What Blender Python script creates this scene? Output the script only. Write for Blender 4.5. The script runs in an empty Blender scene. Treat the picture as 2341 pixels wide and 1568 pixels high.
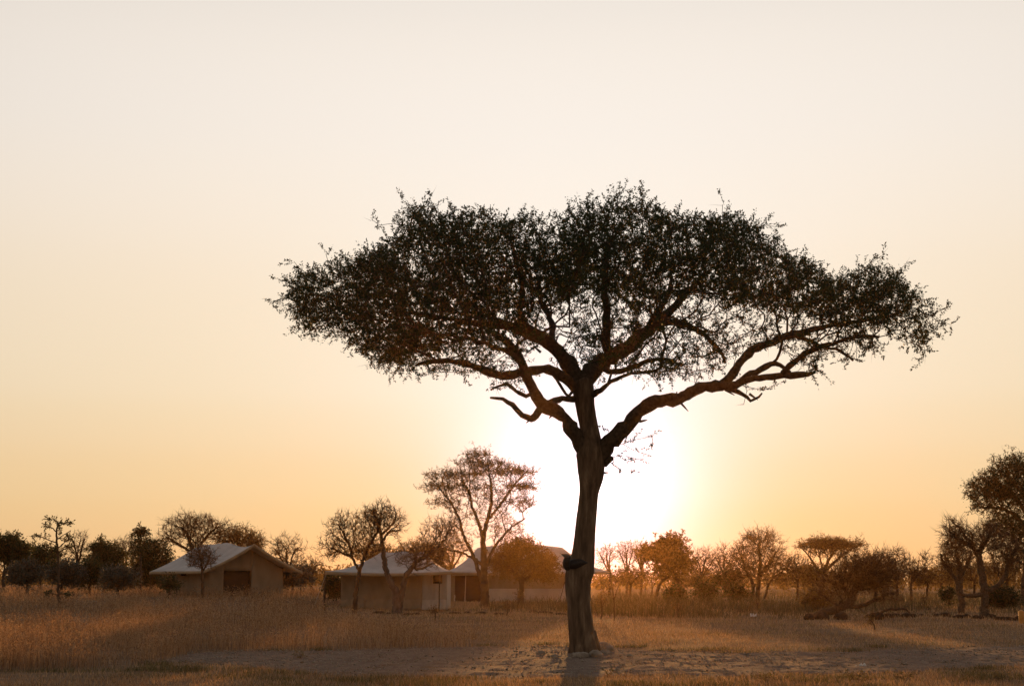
import bpy, math, random
import numpy as np
R = math.radians
sc = bpy.context.scene
COL = sc.collection

# ------------------------------------------------------------------ camera, sky, sun, exposure
TILT = R(9.45); EYE = 1.6; F = 2341 * 50 / 36.0; CX, CY = 1170.5, 784.0
cam = bpy.data.cameras.new('camera'); cam.lens = 50; cam.sensor_width = 36; cam.clip_end = 4000; cam.clip_start = 0.1
cam.dof.use_dof = True; cam.dof.focus_distance = 30.5; cam.dof.aperture_fstop = 4.5
camo = bpy.data.objects.new('camera', cam); COL.objects.link(camo)
camo.location = (0, 0, EYE); camo.rotation_euler = (R(90) + TILT, 0, 0); sc.camera = camo

SUN_EL, SUN_AZ = R(3.25), R(3.05)          # sun stands behind the trunk, just above the tree line
SUN = np.array([math.sin(SUN_AZ) * math.cos(SUN_EL), math.cos(SUN_AZ) * math.cos(SUN_EL), math.sin(SUN_EL)])
world = bpy.data.worlds.new('World'); sc.world = world; world.use_nodes = True
wn = world.node_tree; wn.nodes.clear()
def N(t, k, **kw):
    n = t.nodes.new(k)
    for a, b in kw.items(): setattr(n, a, b)
    return n
def M_(t, op, a, b=None, c=None):
    n = t.nodes.new('ShaderNodeMath'); n.operation = op
    for i, v in enumerate((a, b, c)):
        if v is None: continue
        if isinstance(v, (int, float)): n.inputs[i].default_value = v
        else: t.links.new(v, n.inputs[i])
    return n.outputs[0]
wo = N(wn, 'ShaderNodeOutputWorld'); wb = N(wn, 'ShaderNodeBackground')
sky = N(wn, 'ShaderNodeTexSky'); sky.sky_type = 'NISHITA'; sky.sun_disc = False
sky.sun_elevation = SUN_EL; sky.sun_rotation = SUN_AZ; sky.air_density = 1; sky.dust_density = 3; sky.ozone_density = 1
tc = N(wn, 'ShaderNodeTexCoord'); nrm = N(wn, 'ShaderNodeVectorMath', operation='NORMALIZE')
wn.links.new(tc.outputs['Generated'], nrm.inputs[0])
sep = N(wn, 'ShaderNodeSeparateXYZ'); wn.links.new(nrm.outputs[0], sep.inputs[0])
ele = M_(wn, 'DIVIDE', M_(wn, 'ARCSINE', sep.outputs['Z']), math.pi / 2)       # 0 at the horizon, 1 overhead
ramp = N(wn, 'ShaderNodeValToRGB'); wn.links.new(ele, ramp.inputs[0])
cr = ramp.color_ramp; cr.interpolation = 'CARDINAL'
stops = [(0.0, (.90, .55, .25)), (.019, (.91, .595, .29)), (.034, (.915, .64, .335)), (.056, (.93, .69, .41)), (.08, (.94, .755, .515)), (.14, (.97, .825, .65)), (.19, (.97, .875, .77)),
         (.25, (.93, .85, .765)), (.36, (.74, .70, .66)), (.60, (.44, .45, .47)), (1.0, (.30, .33, .38))]
while len(cr.elements) < len(stops): cr.elements.new(0.5)
for e, (p, c) in zip(cr.elements, stops): e.position = p; e.color = (*c, 1)
dot = N(wn, 'ShaderNodeVectorMath', operation='DOT_PRODUCT'); wn.links.new(nrm.outputs[0], dot.inputs[0]); dot.inputs[1].default_value = SUN
ang = M_(wn, 'ARCCOSINE', M_(wn, 'MINIMUM', dot.outputs['Value'], 0.999999))   # angle from the sun
broad = M_(wn, 'MULTIPLY_ADD', M_(wn, 'EXPONENT', M_(wn, 'MULTIPLY', M_(wn, 'POWER', M_(wn, 'DIVIDE', ang, R(55)), 2.0), -1.0)), 0.66, 0.36)
mul = N(wn, 'ShaderNodeVectorMath', operation='SCALE'); wn.links.new(ramp.outputs[0], mul.inputs[0]); wn.links.new(broad, mul.inputs['Scale'])
def lobe(width, col, power=1.0):
    x = M_(wn, 'DIVIDE', ang, width)
    if power != 1.0: x = M_(wn, 'POWER', x, power)
    s = N(wn, 'ShaderNodeVectorMath', operation='SCALE'); s.inputs[0].default_value = col
    wn.links.new(M_(wn, 'EXPONENT', M_(wn, 'MULTIPLY', x, -1.0)), s.inputs['Scale']); return s.outputs[0]
acc = mul.outputs[0]
hs = N(wn, 'ShaderNodeVectorMath', operation='SCALE'); wn.links.new(lobe(R(9.5), (.03, .13, .26), 2.0), hs.inputs[0])      # paler above the reddened horizon air
wn.links.new(M_(wn, 'MINIMUM', M_(wn, 'MAXIMUM', M_(wn, 'MULTIPLY_ADD', ele, 90 / 5.5, -2.2 / 5.5), 0.0), 1.0), hs.inputs['Scale']); high = hs.outputs[0]
SKYK = N(wn, 'ShaderNodeVectorMath', operation='SCALE'); wn.links.new(sky.outputs[0], SKYK.inputs[0]); SKYK.inputs['Scale'].default_value = 0.0015
for o in (SKYK.outputs[0], lobe(R(3.7), (.75, .78, 1.35), 1.75), high, lobe(R(.9), (1.6, 1.2, .6))):
    a = N(wn, 'ShaderNodeVectorMath', operation='ADD'); wn.links.new(acc, a.inputs[0]); wn.links.new(o, a.inputs[1]); acc = a.outputs[0]
wn.links.new(acc, wb.inputs['Color']); wb.inputs['Strength'].default_value = 1.0
wn.links.new(wb.outputs[0], wo.inputs[0])

sl = bpy.data.lights.new('sun', 'SUN'); sl.energy = 5.0; sl.angle = R(0.5); sl.color = (1.0, .47, .14)
so = bpy.data.objects.new('sun', sl); COL.objects.link(so)
from mathutils import Vector
so.rotation_euler = Vector(SUN).to_track_quat('Z', 'Y').to_euler(); so.location = (6, 60, 30)
vs = sc.view_settings; vs.view_transform = 'Standard'; vs.look = 'None'; vs.gamma = 1; vs.exposure = 0; vs.use_curve_mapping = False
sc.cycles.max_bounces = 6; sc.cycles.diffuse_bounces = 3; sc.cycles.transmission_bounces = 3; sc.cycles.volume_bounces = 0
sc.cycles.transparent_max_bounces = 8; sc.cycles.use_denoising = True; sc.cycles.sample_clamp_indirect = 4

# ------------------------------------------------------------------ noise, terrain, picture helpers
def _h(ix, iy, iz):
    n = (ix.astype(np.int64) * 374761393 + iy.astype(np.int64) * 668265263 + iz.astype(np.int64) * 2147483647) & 0xffffffff
    n = ((n ^ (n >> 13)) * 1274126177) & 0xffffffff
    return ((n ^ (n >> 16)) & 0xffff) / 65535.0
def noise(x, y, z=0.0):
    x, y, z = np.broadcast_arrays(np.asarray(x, float), np.asarray(y, float), np.asarray(z, float))
    fx, fy, fz = np.floor(x), np.floor(y), np.floor(z); dx, dy, dz = x - fx, y - fy, z - fz
    s = lambda t: t * t * (3 - 2 * t); dx, dy, dz = s(dx), s(dy), s(dz)
    out = 0
    for a in (0, 1):
        for b in (0, 1):
            for c in (0, 1):
                out = out + _h(fx + a, fy + b, fz + c) * np.abs(1 - a - dx) * np.abs(1 - b - dy) * np.abs(1 - c - dz)
    return out
def fbm(x, y, z=0.0, o=3):
    t, a, s = 0, .5, 0
    for k in range(o): t = t + a * noise(np.asarray(x) * 2 ** k + 17 * k, np.asarray(y) * 2 ** k, np.asarray(z) * 2 ** k); s += a; a *= .5
    return t / s
def sstep(a, b, x):
    t = np.clip((np.asarray(x, float) - a) / (b - a), 0, 1); return t * t * (3 - 2 * t)
def H(x, y):
    x = np.asarray(x, float); y = np.asarray(y, float)
    return sstep(48, 92, y) * sstep(-3, -13, x) * 0.62 + (fbm(x * .13 + 50, y * .13 + 9) - .5) * .16 + (fbm(x * .9, y * .9 + 31) - .5) * .035
def ray(px, py):
    u = (px - CX) / F; v = (CY - py) / F
    return np.array([u, math.cos(TILT) - v * math.sin(TILT), math.sin(TILT) + v * math.cos(TILT)])
def at(px, py, Y):
    d = ray(px, py); s = Y / d[1]; return np.array([d[0] * s, Y, EYE + d[2] * s])
_YS = 14.0 * 1.004 ** np.arange(850)
def ground(px, py):
    d = ray(px, py); t = _YS / d[1]; x = d[0] * t; z = EYE + d[2] * t
    k = np.nonzero(z <= H(x, _YS))[0]; k = k[0] if len(k) else len(_YS) - 1
    return np.array([x[k], _YS[k], float(H(x[k], _YS[k]))])
def proj(P):
    P = np.asarray(P, float); d = P - np.array([0, 0, EYE])
    f = d[:, 1] * math.cos(TILT) + d[:, 2] * math.sin(TILT); u = -d[:, 1] * math.sin(TILT) + d[:, 2] * math.cos(TILT)
    return np.stack([CX + F * d[:, 0] / f, CY - F * u / f], 1)
def inside(P, poly):
    x, y = P[:, 0], P[:, 1]; c = np.zeros(len(P), bool); n = len(poly)
    for i in range(n):
        x1, y1 = poly[i]; x2, y2 = poly[i - 1]
        if y1 == y2: continue
        c ^= ((y1 > y) != (y2 > y)) & (x < (x2 - x1) * (y - y1) / (y2 - y1) + x1)
    return c

# ------------------------------------------------------------------ materials
def new_mat(name):
    m = bpy.data.materials.new(name); m.use_nodes = True; t = m.node_tree
    return m, t, t.nodes['Principled BSDF']
def tex_noise(t, scale, detail=4, rough=.6, vec=None, stretch=None):
    n = t.nodes.new('ShaderNodeTexNoise'); n.inputs['Scale'].default_value = scale; n.inputs['Detail'].default_value = detail; n.inputs['Roughness'].default_value = rough
    if vec is None:
        g = t.nodes.new('ShaderNodeNewGeometry'); vec = g.outputs['Position']
    if stretch:
        mp = t.nodes.new('ShaderNodeVectorMath'); mp.operation = 'MULTIPLY'; mp.inputs[1].default_value = stretch; t.links.new(vec, mp.inputs[0]); vec = mp.outputs[0]
    t.links.new(vec, n.inputs['Vector']); return n.outputs['Fac']
def ramp_of(t, fac, cols):
    r = t.nodes.new('ShaderNodeValToRGB'); t.links.new(fac, r.inputs[0]); e = r.color_ramp.elements
    while len(e) < len(cols): e.new(.5)
    for k, (p, c) in zip(e, cols): k.position = p; k.color = (*c, 1)
    return r.outputs[0]
def bump(t, b, fac, strength, dist):
    n = t.nodes.new('ShaderNodeBump'); n.inputs['Strength'].default_value = strength; n.inputs['Distance'].default_value = dist
    t.links.new(fac, n.inputs['Height']); t.links.new(n.outputs[0], b.inputs['Normal'])
def mat_noise(name, cols, scale, rough=.9, stretch=None, bmp=None, spec=.2, tex_scale2=None):
    m, t, b = new_mat(name); f = tex_noise(t, scale, stretch=stretch)
    if tex_scale2:
        f2 = tex_noise(t, tex_scale2, 2); f = M_(t, 'MULTIPLY_ADD', f2, .5, M_(t, 'MULTIPLY', f, .5))
    t.links.new(ramp_of(t, f, cols), b.inputs['Base Color'])
    b.inputs['Roughness'].default_value = rough; b.inputs['Specular IOR Level'].default_value = spec
    if bmp: bump(t, b, tex_noise(t, bmp[2], 5, .7, stretch=stretch), bmp[0], bmp[1])
    return m
def mat_leaf(name, cols, trans=.3, scale=.7, spec=.25, rough=.6):
    """blade or leaf: tone per blade from the 'tone' attribute, some light coming through"""
    m, t, b = new_mat(name)
    at_ = t.nodes.new('ShaderNodeAttribute'); at_.attribute_name = 'tone'
    f = M_(t, 'MULTIPLY_ADD', tex_noise(t, scale, 2), .6, M_(t, 'MULTIPLY_ADD', at_.outputs['Fac'], .6, -.1))
    c = ramp_of(t, f, cols); t.links.new(c, b.inputs['Base Color'])
    b.inputs['Roughness'].default_value = rough; b.inputs['Specular IOR Level'].default_value = spec
    tr = t.nodes.new('ShaderNodeBsdfTranslucent'); t.links.new(c, tr.inputs[0])
    mx = t.nodes.new('ShaderNodeMixShader'); mx.inputs[0].default_value = trans
    t.links.new(b.outputs[0], mx.inputs[1]); t.links.new(tr.outputs[0], mx.inputs[2])
    t.links.new(mx.outputs[0], t.nodes['Material Output'].inputs[0]); return m
MAT = {}
MAT['bark'] = mat_noise('bark', [(.3, (.08, .05, .03)), (.55, (.19, .122, .075)), (.75, (.33, .235, .155))], 9, .95, (1, 1, .16), (.9, .03, 16), .1)
MAT['limb'] = mat_noise('limb_bark', [(.3, (.055, .037, .024)), (.7, (.14, .095, .062))], 14, .95, None, (.7, .02, 25), .1)
MAT['twig'] = mat_noise('twig_bark', [(.3, (.05, .032, .02)), (.7, (.115, .074, .046))], 3, .85, None, None, .15)
MAT['finetwig'] = mat_leaf('fine_twig_backlit', [(.2, (.075, .042, .018)), (.6, (.16, .09, .038)), (.9, (.27, .155, .065))], .42, .5, .4, .5)  # twigs made golden and translucent to carry the warm sun glow
MAT['greybark'] = mat_noise('grey_bark', [(.3, (.06, .045, .036)), (.7, (.17, .13, .105))], 8, .95, (1, 1, .3), (.6, .03, 9), .1)
MAT['leaf'] = mat_leaf('acacia_leaf', [(.2, (.022, .030, .010)), (.6, (.045, .058, .018)), (.9, (.075, .085, .03))], .22)
MAT['leaf2'] = mat_leaf('bush_leaf', [(.2, (.030, .036, .013)), (.6, (.065, .07, .024)), (.9, (.12, .11, .04))], .4)
MAT['leafgrey'] = mat_leaf('greyish_leaf', [(.2, (.06, .06, .045)), (.6, (.11, .105, .08)), (.9, (.17, .155, .12))], .25)
MAT['leafgold'] = mat_leaf('dry_leaf_backlit', [(.2, (.09, .058, .02)), (.6, (.20, .125, .04)), (.9, (.34, .21, .07))], .55)  # dry leaf with the golden backlight put into colour and translucency
MAT['drygrass'] = mat_leaf('dry_grass', [(.15, (.18, .10, .052)), (.5, (.36, .212, .108)), (.85, (.58, .385, .21))], .48, .35)
MAT['tallgrass'] = mat_leaf('tall_grass', [(.15, (.12, .064, .03)), (.45, (.29, .16, .077)), (.85, (.56, .345, .185))], .45, .3)
MAT['greengrass'] = mat_leaf('green_grass', [(.2, (.075, .066, .022)), (.6, (.15, .12, .046)), (.9, (.26, .195, .085))], .4)
MAT['weed'] = mat_leaf('undergrowth', [(.2, (.055, .048, .020)), (.55, (.115, .088, .042)), (.9, (.21, .15, .075))], .35, .15)
MAT['ground'] = mat_noise('dry_soil', [(.3, (.12, .072, .043)), (.5, (.195, .122, .074)), (.7, (.28, .185, .115))], 1.3, 1, None, (.8, .05, 6), .05, 14)
MAT['road'] = mat_noise('gravel_track', [(.3, (.14, .092, .068)), (.5, (.225, .155, .117)), (.7, (.33, .245, .19))], 2.2, 1, None, (1, .06, 9), .05, 22)
MAT['stone'] = mat_noise('pale_stone', [(.3, (.20, .15, .11)), (.6, (.36, .29, .23)), (.8, (.48, .41, .34))], 6, .95, None, (.8, .03, 18), .1)
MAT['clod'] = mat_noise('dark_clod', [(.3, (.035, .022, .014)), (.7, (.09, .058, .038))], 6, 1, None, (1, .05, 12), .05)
MAT['roof'] = mat_noise('roof_canvas', [(.3, (.38, .35, .335)), (.7, (.50, .465, .445))], 1.2, .85, None, (.25, .02, 4), .15)
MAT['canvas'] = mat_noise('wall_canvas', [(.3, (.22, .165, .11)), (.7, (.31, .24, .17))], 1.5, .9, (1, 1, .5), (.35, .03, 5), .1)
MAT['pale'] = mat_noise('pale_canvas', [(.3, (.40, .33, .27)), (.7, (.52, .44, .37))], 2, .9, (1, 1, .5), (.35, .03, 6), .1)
MAT['trim'] = mat_noise('roof_trim', [(.3, (.30, .22, .14)), (.7, (.40, .30, .20))], 2, .9)
MAT['mesh'] = mat_noise('dark_mesh', [(.3, (.016, .012, .010)), (.7, (.03, .022, .018))], 5, .9)  # mesh windows; on the doors its near-black carries the shaded interior
MAT['pole'] = mat_noise('pole_wood', [(.3, (.05, .034, .024)), (.7, (.11, .08, .055))], 10, .8)
MAT['palepole'] = mat_noise('pole_metal', [(.3, (.40, .35, .30)), (.7, (.5, .45, .4))], 10, .5)
MAT['horn'] = mat_noise('dark_horn', [(.3, (.018, .011, .008)), (.7, (.05, .032, .024))], 14, .55, None, (.5, .01, 30), .3)
MAT['horntip'] = mat_noise('grey_horn', [(.3, (.07, .055, .05)), (.7, (.13, .105, .095))], 14, .5, None, None, .3)
MAT['litter'] = mat_noise('pale_litter', [(.3, (.6, .55, .5)), (.7, (.75, .7, .65))], 8, .8)
MAT['orange'] = mat_noise('orange_lit_post', [(.3, (.55, .22, .05)), (.7, (.7, .33, .08))], 8, .6)  # orange light falling on the post is put into its base colour

# ------------------------------------------------------------------ mesh helpers
def mesh(name, V, faces, mats, parent=None, tone=None, smooth=False, fmat=None):
    """faces: list of int arrays (n,k); one material per array when fmat is None and len(mats)==len(faces)"""
    me = bpy.data.meshes.new(name); V = np.asarray(V, np.float32)
    me.vertices.add(len(V)); me.vertices.foreach_set('co', V.ravel())
    faces = [np.asarray(f, np.int32) for f in faces if len(f)]
    lo = np.concatenate([f.ravel() for f in faces]); cnt = np.concatenate([np.full(len(f), f.shape[1], np.int32) for f in faces])
    me.loops.add(len(lo)); me.loops.foreach_set('vertex_index', lo)
    me.polygons.add(len(cnt)); st = np.zeros(len(cnt), np.int32); st[1:] = np.cumsum(cnt)[:-1]
    me.polygons.foreach_set('loop_start', st); me.polygons.foreach_set('loop_total', cnt)
    for m in (mats if isinstance(mats, (list, tuple)) else [mats]): me.materials.append(MAT[m])
    if fmat is not None: me.polygons.foreach_set('material_index', np.asarray(fmat, np.int32))
    if smooth: me.polygons.foreach_set('use_smooth', np.ones(len(cnt), bool))
    if tone is not None:
        a = me.attributes.new('tone', 'FLOAT', 'POINT'); a.data.foreach_set('value', np.asarray(tone, np.float32))
    me.update(calc_edges=True); me.validate()
    o = bpy.data.objects.new(name, me); COL.objects.link(o)
    if parent is not None:
        o.parent = parent; o.matrix_parent_inverse = parent.matrix_world.inverted()
    return o
def empty(name, loc):
    o = bpy.data.objects.new(name, None); COL.objects.link(o); o.location = loc; o.empty_display_size = .3
    o.matrix_world.translation = loc
    bpy.context.view_layer.update(); return o
def tag(o, label=None, cat=None, group=None, kind=None):
    for k, v in (('label', label), ('category', cat), ('group', group), ('kind', kind)):
        if v: o[k] = v
    return o
class Geo:
    """collects vertices, quads and triangles"""
    def __init__(s): s.V = []; s.Q = []; s.T = []; s.n = 0; s.tone = []
    def add(s, V, Q=None, T=None, tone=.5):
        V = np.asarray(V, float).reshape(-1, 3)
        if Q is not None and len(Q): s.Q.append(np.asarray(Q, int) + s.n)
        if T is not None and len(T): s.T.append(np.asarray(T, int) + s.n)
        s.V.append(V); s.tone.append(np.broadcast_to(np.asarray(tone, float), (len(V),))); s.n += len(V)
    def build(s, name, mat, parent=None, smooth=False):
        f = []
        if s.Q: f.append(np.concatenate(s.Q))
        if s.T: f.append(np.concatenate(s.T))
        return mesh(name, np.concatenate(s.V), f, mat, parent, np.concatenate(s.tone), smooth)
def norm(a): return a / np.maximum(np.linalg.norm(a, axis=-1, keepdims=True), 1e-9)
def catmull(P, step):
    P = np.asarray(P, float); n = len(P)
    if n < 2: return P
    Q = np.vstack([2 * P[0] - P[1], P, 2 * P[-1] - P[-2]]); out = []
    for i in range(n - 1):
        p0, p1, p2, p3 = Q[i:i + 4]; m = max(1, int(math.ceil(np.linalg.norm((p2 - p1)[:3]) / step)))
        for t in np.arange(m) / m:
            out.append(.5 * (2 * p1 + (p2 - p0) * t + (2 * p0 - 5 * p1 + 4 * p2 - p3) * t * t + (3 * p1 - p0 - 3 * p2 + p3) * t ** 3))
    out.append(P[-1]); return np.array(out)
def tube(g, P, r, k=6, ridge=0.0, seed=0, cap=True, tone=.5):
    P = np.asarray(P, float); r = np.asarray(r, float); n = len(P)
    if n < 2: return
    T = np.empty_like(P); T[1:-1] = P[2:] - P[:-2]; T[0] = P[1] - P[0]; T[-1] = P[-1] - P[-2]; T = norm(T)
    a = np.array([1., 0, 0]) if abs(T[0][0]) < .8 else np.array([0, 1., 0])
    A = np.empty_like(P); a = a - T[0] * (a @ T[0]); a /= np.linalg.norm(a)
    for i in range(n):
        a = a - T[i] * (a @ T[i]); a = a / max(np.linalg.norm(a), 1e-9); A[i] = a
    B = np.cross(T, A); th = np.arange(k) * 2 * math.pi / k
    rr = np.repeat(r[:, None], k, 1)
    if ridge:
        L = np.concatenate([[0], np.cumsum(np.linalg.norm(np.diff(P, axis=0), axis=1))])
        c, s = np.cos(th)[None] * 2.2, np.sin(th)[None] * 2.2
        big = fbm(c + seed * 7.7, s + L[:, None] * 1.1, 3.3 + seed) - .5
        fine = np.abs(noise(np.cos(th)[None] * 9 + seed, np.sin(th)[None] * 9, L[:, None] * 2.2) - .5) * 2 - .5
        fine2 = noise(np.cos(th)[None] * 5 + seed, np.sin(th)[None] * 5, L[:, None] * 9) - .5
        rr = rr * (1 + ridge * (1.6 * big + .8 * fine + .35 * fine2))
    V = P[:, None] + rr[..., None] * (np.cos(th)[None, :, None] * A[:, None] + np.sin(th)[None, :, None] * B[:, None])
    i, j = np.meshgrid(np.arange(n - 1), np.arange(k), indexing='ij'); j2 = (j + 1) % k
    Q = np.stack([i * k + j, i * k + j2, (i + 1) * k + j2, (i + 1) * k + j], -1).reshape(-1, 4)
    V = V.reshape(-1, 3); Tq = []
    if cap:
        V = np.vstack([V, P[-1] + T[-1] * r[-1] * .6]); e = len(V) - 1; b = (n - 1) * k
        Tq = np.stack([b + np.arange(k), b + (np.arange(k) + 1) % k, np.full(k, e)], 1)
    g.add(V, Q, Tq, tone)
def cones(g, P, D, L, r, k=3, tone=.5):
    P = np.asarray(P, float); n = len(P); D = norm(np.asarray(D, float))
    a = np.where(np.abs(D[:, :1]) < .8, [[1., 0, 0]], [[0, 1., 0]]); A = norm(np.cross(D, a)); B = np.cross(D, A)
    th = np.arange(k) * 2 * math.pi / k
    V = np.empty((n, k + 1, 3)); r = np.broadcast_to(np.asarray(r, float), (n,))
    V[:, :k] = P[:, None] + r[:, None, None] * (np.cos(th)[None, :, None] * A[:, None] + np.sin(th)[None, :, None] * B[:, None])
    V[:, k] = P + D * np.asarray(L).reshape(-1, 1)
    b = np.arange(n)[:, None] * (k + 1); T = np.concatenate([np.concatenate([b + j, b + (j + 1) % k, b + k], 1) for j in range(k)])
    g.add(V.reshape(-1, 3), None, T, tone)
def leaves(g, P, D, L, W, rng):
    """pointed rhombic leaves, folded a little along the midrib"""
    P = np.asarray(P, float); n = len(P); D = norm(D); Rn = rng.normal(size=(n, 3)); S = norm(np.cross(D, Rn)); U = np.cross(S, D)
    L = np.asarray(L).reshape(-1, 1); W = np.asarray(W).reshape(-1, 1)
    m = P + D * L * .45 + U * W * .12
    V = np.stack([P, m + S * W * .5, P + D * L, m - S * W * .5], 1)
    g.add(V.reshape(-1, 3), np.arange(n * 4).reshape(n, 4), None, np.repeat(rng.random(n), 4))

# ------------------------------------------------------------------ growing trees: limbs first, then branches that reach out to fill a crown
def grow(skel, targets, rng, seg=.35, bf=.25, up=.15, tip_r=.008, expo=2.3, jit=.06):
    """skel: list of (points, radii). Returns grown chains [(points, radii)], tips, tip directions"""
    pos, par, pl, dr, rm = [], [], [], [], []
    for P, r in skel:
        if pos:
            d = np.linalg.norm(np.array(pos) - P[0], axis=1); k = int(np.argmin(d)); l0 = pl[k] + d[k]
        else: k, l0 = -1, 0.0
        for i, p in enumerate(P):
            t = P[min(i + 1, len(P) - 1)] - P[max(i - 1, 0)]; t = t / max(np.linalg.norm(t), 1e-9)
            if i: l0 += np.linalg.norm(p - P[i - 1])
            pos.append(p); par.append(k); pl.append(l0); dr.append(t); rm.append(r[i]); k = len(pos) - 1
    ns = len(pos); cap = ns + len(targets) * 14 + 100
    Pn = np.zeros((cap, 3), np.float32); Pn[:ns] = pos; pr = np.full(cap, -1); pr[:ns] = par; Ln = np.zeros(cap, np.float32); Ln[:ns] = pl; Dn = np.zeros((cap, 3), np.float32); Dn[:ns] = dr
    ok = np.zeros(cap, bool); ok[:ns] = np.array(rm) < .75 * max(rm) if ns > 4 else True
    if not ok[:ns].any(): ok[:ns] = True
    d0 = np.array([np.min(np.linalg.norm(Pn[:ns] - t, axis=1)) for t in targets]); n = ns; tips = []
    for ti in np.argsort(d0):
        t = targets[ti].astype(np.float32); v = t - Pn[:n]; d = np.sqrt(np.einsum('ij,ij->i', v, v)) + 1e-6
        cs = np.einsum('ij,ij->i', v, Dn[:n]) / d
        cost = d * (1.3 - .45 * cs) + bf * Ln[:n]; cost[~ok[:n]] = 1e9
        k = int(np.argmin(cost)); D = d[k]
        if D < .06: continue
        m = min(13, max(1, int(math.ceil(D / seg)))); p0 = Pn[k]; c = p0 + Dn[k] * D * .35 + np.array([0, 0, up * D])
        prev = k
        for j in range(1, m + 1):
            s = j / m; p = (1 - s) ** 2 * p0 + 2 * s * (1 - s) * c + s * s * t
            if j < m: p = p + rng.normal(size=3) * jit * min(D, 1.2) * .6
            Pn[n] = p; pr[n] = prev; Ln[n] = Ln[prev] + np.linalg.norm(p - Pn[prev]); Dn[n] = norm(p - Pn[prev]); ok[n] = True; prev = n; n += 1
        tips.append(n - 1)
    rad = np.zeros(n); 
    ch = [[] for _ in range(n)]
    for i in range(n):
        if pr[i] >= 0: ch[pr[i]].append(i)
    for i in range(n - 1, ns - 1, -1):
        rad[i] = tip_r if not ch[i] else (sum(rad[c] ** expo for c in ch[i]) + (tip_r * .25) ** expo) ** (1 / expo)
    chains = []
    for i in range(ns, n):
        p = pr[i]
        if p < ns or ch[p][int(np.argmax([rad[c] for c in ch[p]]))] != i:
            seq = [i]
            while ch[seq[-1]]: seq.append(max(ch[seq[-1]], key=lambda c: rad[c]))
            Q = np.vstack([Pn[p], Pn[seq]]); rr = np.concatenate([[rad[i]], rad[seq]])
            if p < ns: rr[0] = min(rr[0] * 1.15, max(rm[p], rr[0] * .6))
            chains.append((Q, rr))
    inner = np.arange(ns, n); leafy = inner[rad[ns:n] < tip_r * 2.6]
    return chains, Pn[leafy], Dn[leafy]
def twiglets(P, D, rng, per, length, spread=.8, up=.25):
    P = np.repeat(P, per, 0); D = np.repeat(D, per, 0); n = len(P)
    d = norm(D * .8 + rng.normal(size=(n, 3)) * spread + np.array([0, 0, up])); L = length * rng.uniform(.5, 1.4, n)
    return P + rng.normal(size=(n, 3)) * .02, d, L
def along(P, D, L, per, rng, lsize, wratio, spread=.9):
    n = len(P); idx = np.repeat(np.arange(n), per); t = rng.uniform(.1, 1.02, len(idx))
    p = P[idx] + D[idx] * (L[idx] * t)[:, None] + rng.normal(size=(len(idx), 3)) * lsize * .18
    d = D[idx] * .6 + rng.normal(size=(len(idx), 3)) * spread; s = lsize * rng.uniform(.65, 1.35, len(idx))
    return p, d, s, s * wratio

# ------------------------------------------------------------------ ground
def axis(a, b, near_a, near_b, fine, coarse):
    left = near_a - np.cumsum(np.geomspace(fine, coarse, 60)); right = near_b + np.cumsum(np.geomspace(fine, coarse, 60))
    v = np.concatenate([left[left > a][::-1], np.arange(near_a, near_b, fine), right[right < b], [b]]); return np.concatenate([[a], v])
gx = axis(-520, 520, -16, 16, .22, 26); gy = axis(-90, 640, 19, 46, .2, 26)
X, Y = np.meshgrid(gx, gy, indexing='ij'); Z = H(X, Y)
nx, ny = X.shape; i, j = np.meshgrid(np.arange(nx - 1), np.arange(ny - 1), indexing='ij')
Q = np.stack([i * ny + j, (i + 1) * ny + j, (i + 1) * ny + j + 1, i * ny + j + 1], -1).reshape(-1, 4)
tag(mesh('ground', np.stack([X, Y, Z], -1).reshape(-1, 3), [Q], 'ground', smooth=True), kind='structure')

# track of bare gravel passing in front of the tree
up_px = [(300, 1512), (420, 1496), (560, 1488), (800, 1486), (1080, 1478), (1250, 1478), (1380, 1483), (1500, 1488), (1700, 1491), (1900, 1490), (2050, 1486), (2200, 1482), (2341, 1478), (2600, 1468)]
lo_px = [(300, 1514), (420, 1512), (560, 1524), (800, 1548), (1100, 1549), (1400, 1547), (1700, 1540), (2000, 1541), (2200, 1528), (2341, 1516), (2600, 1500)]
UP = np.array([ground(*p) for p in up_px]); LO = np.array([ground(*p) for p in lo_px])
def road_edges(x):
    w1 = (fbm(x * .8, 3.3) - .5) * 1.6; w2 = (fbm(x * .8, 9.1) - .5) * 1.4
    return np.interp(x, LO[:, 0], LO[:, 1]) + w2, np.interp(x, UP[:, 0], UP[:, 1]) + w1
x0, x1 = max(UP[0, 0], LO[0, 0]) + .1, 19.0
rx = np.arange(x0, x1, .12); a, b = road_edges(rx); b = np.maximum(b, a + .05); tt = np.linspace(0, 1, 50)
RX = np.repeat(rx[:, None], 50, 1); RY = a[:, None] + (b - a)[:, None] * tt[None]; e = np.minimum(tt, 1 - tt)[None]
RZ = H(RX, RY) + .012 + (fbm(RX * 3.1, RY * 3.1, 5, 3) - .5) * .07 * sstep(0, .06, e) + (noise(RX * 9, RY * 9) - .5) * .02 - .012 * sstep(.05, 0, e)
nx, ny = RX.shape; i, j = np.meshgrid(np.arange(nx - 1), np.arange(ny - 1), indexing='ij')
Q = np.stack([i * ny + j, (i + 1) * ny + j, (i + 1) * ny + j + 1, i * ny + j + 1], -1).reshape(-1, 4)
tag(mesh('dirt_road', np.stack([RX, RY, RZ], -1).reshape(-1, 3), [Q], 'road', smooth=True), kind='structure')
def on_road(x, y):
    a, b = road_edges(x); return (x > x0) & (y > a) & (y < b)
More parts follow.
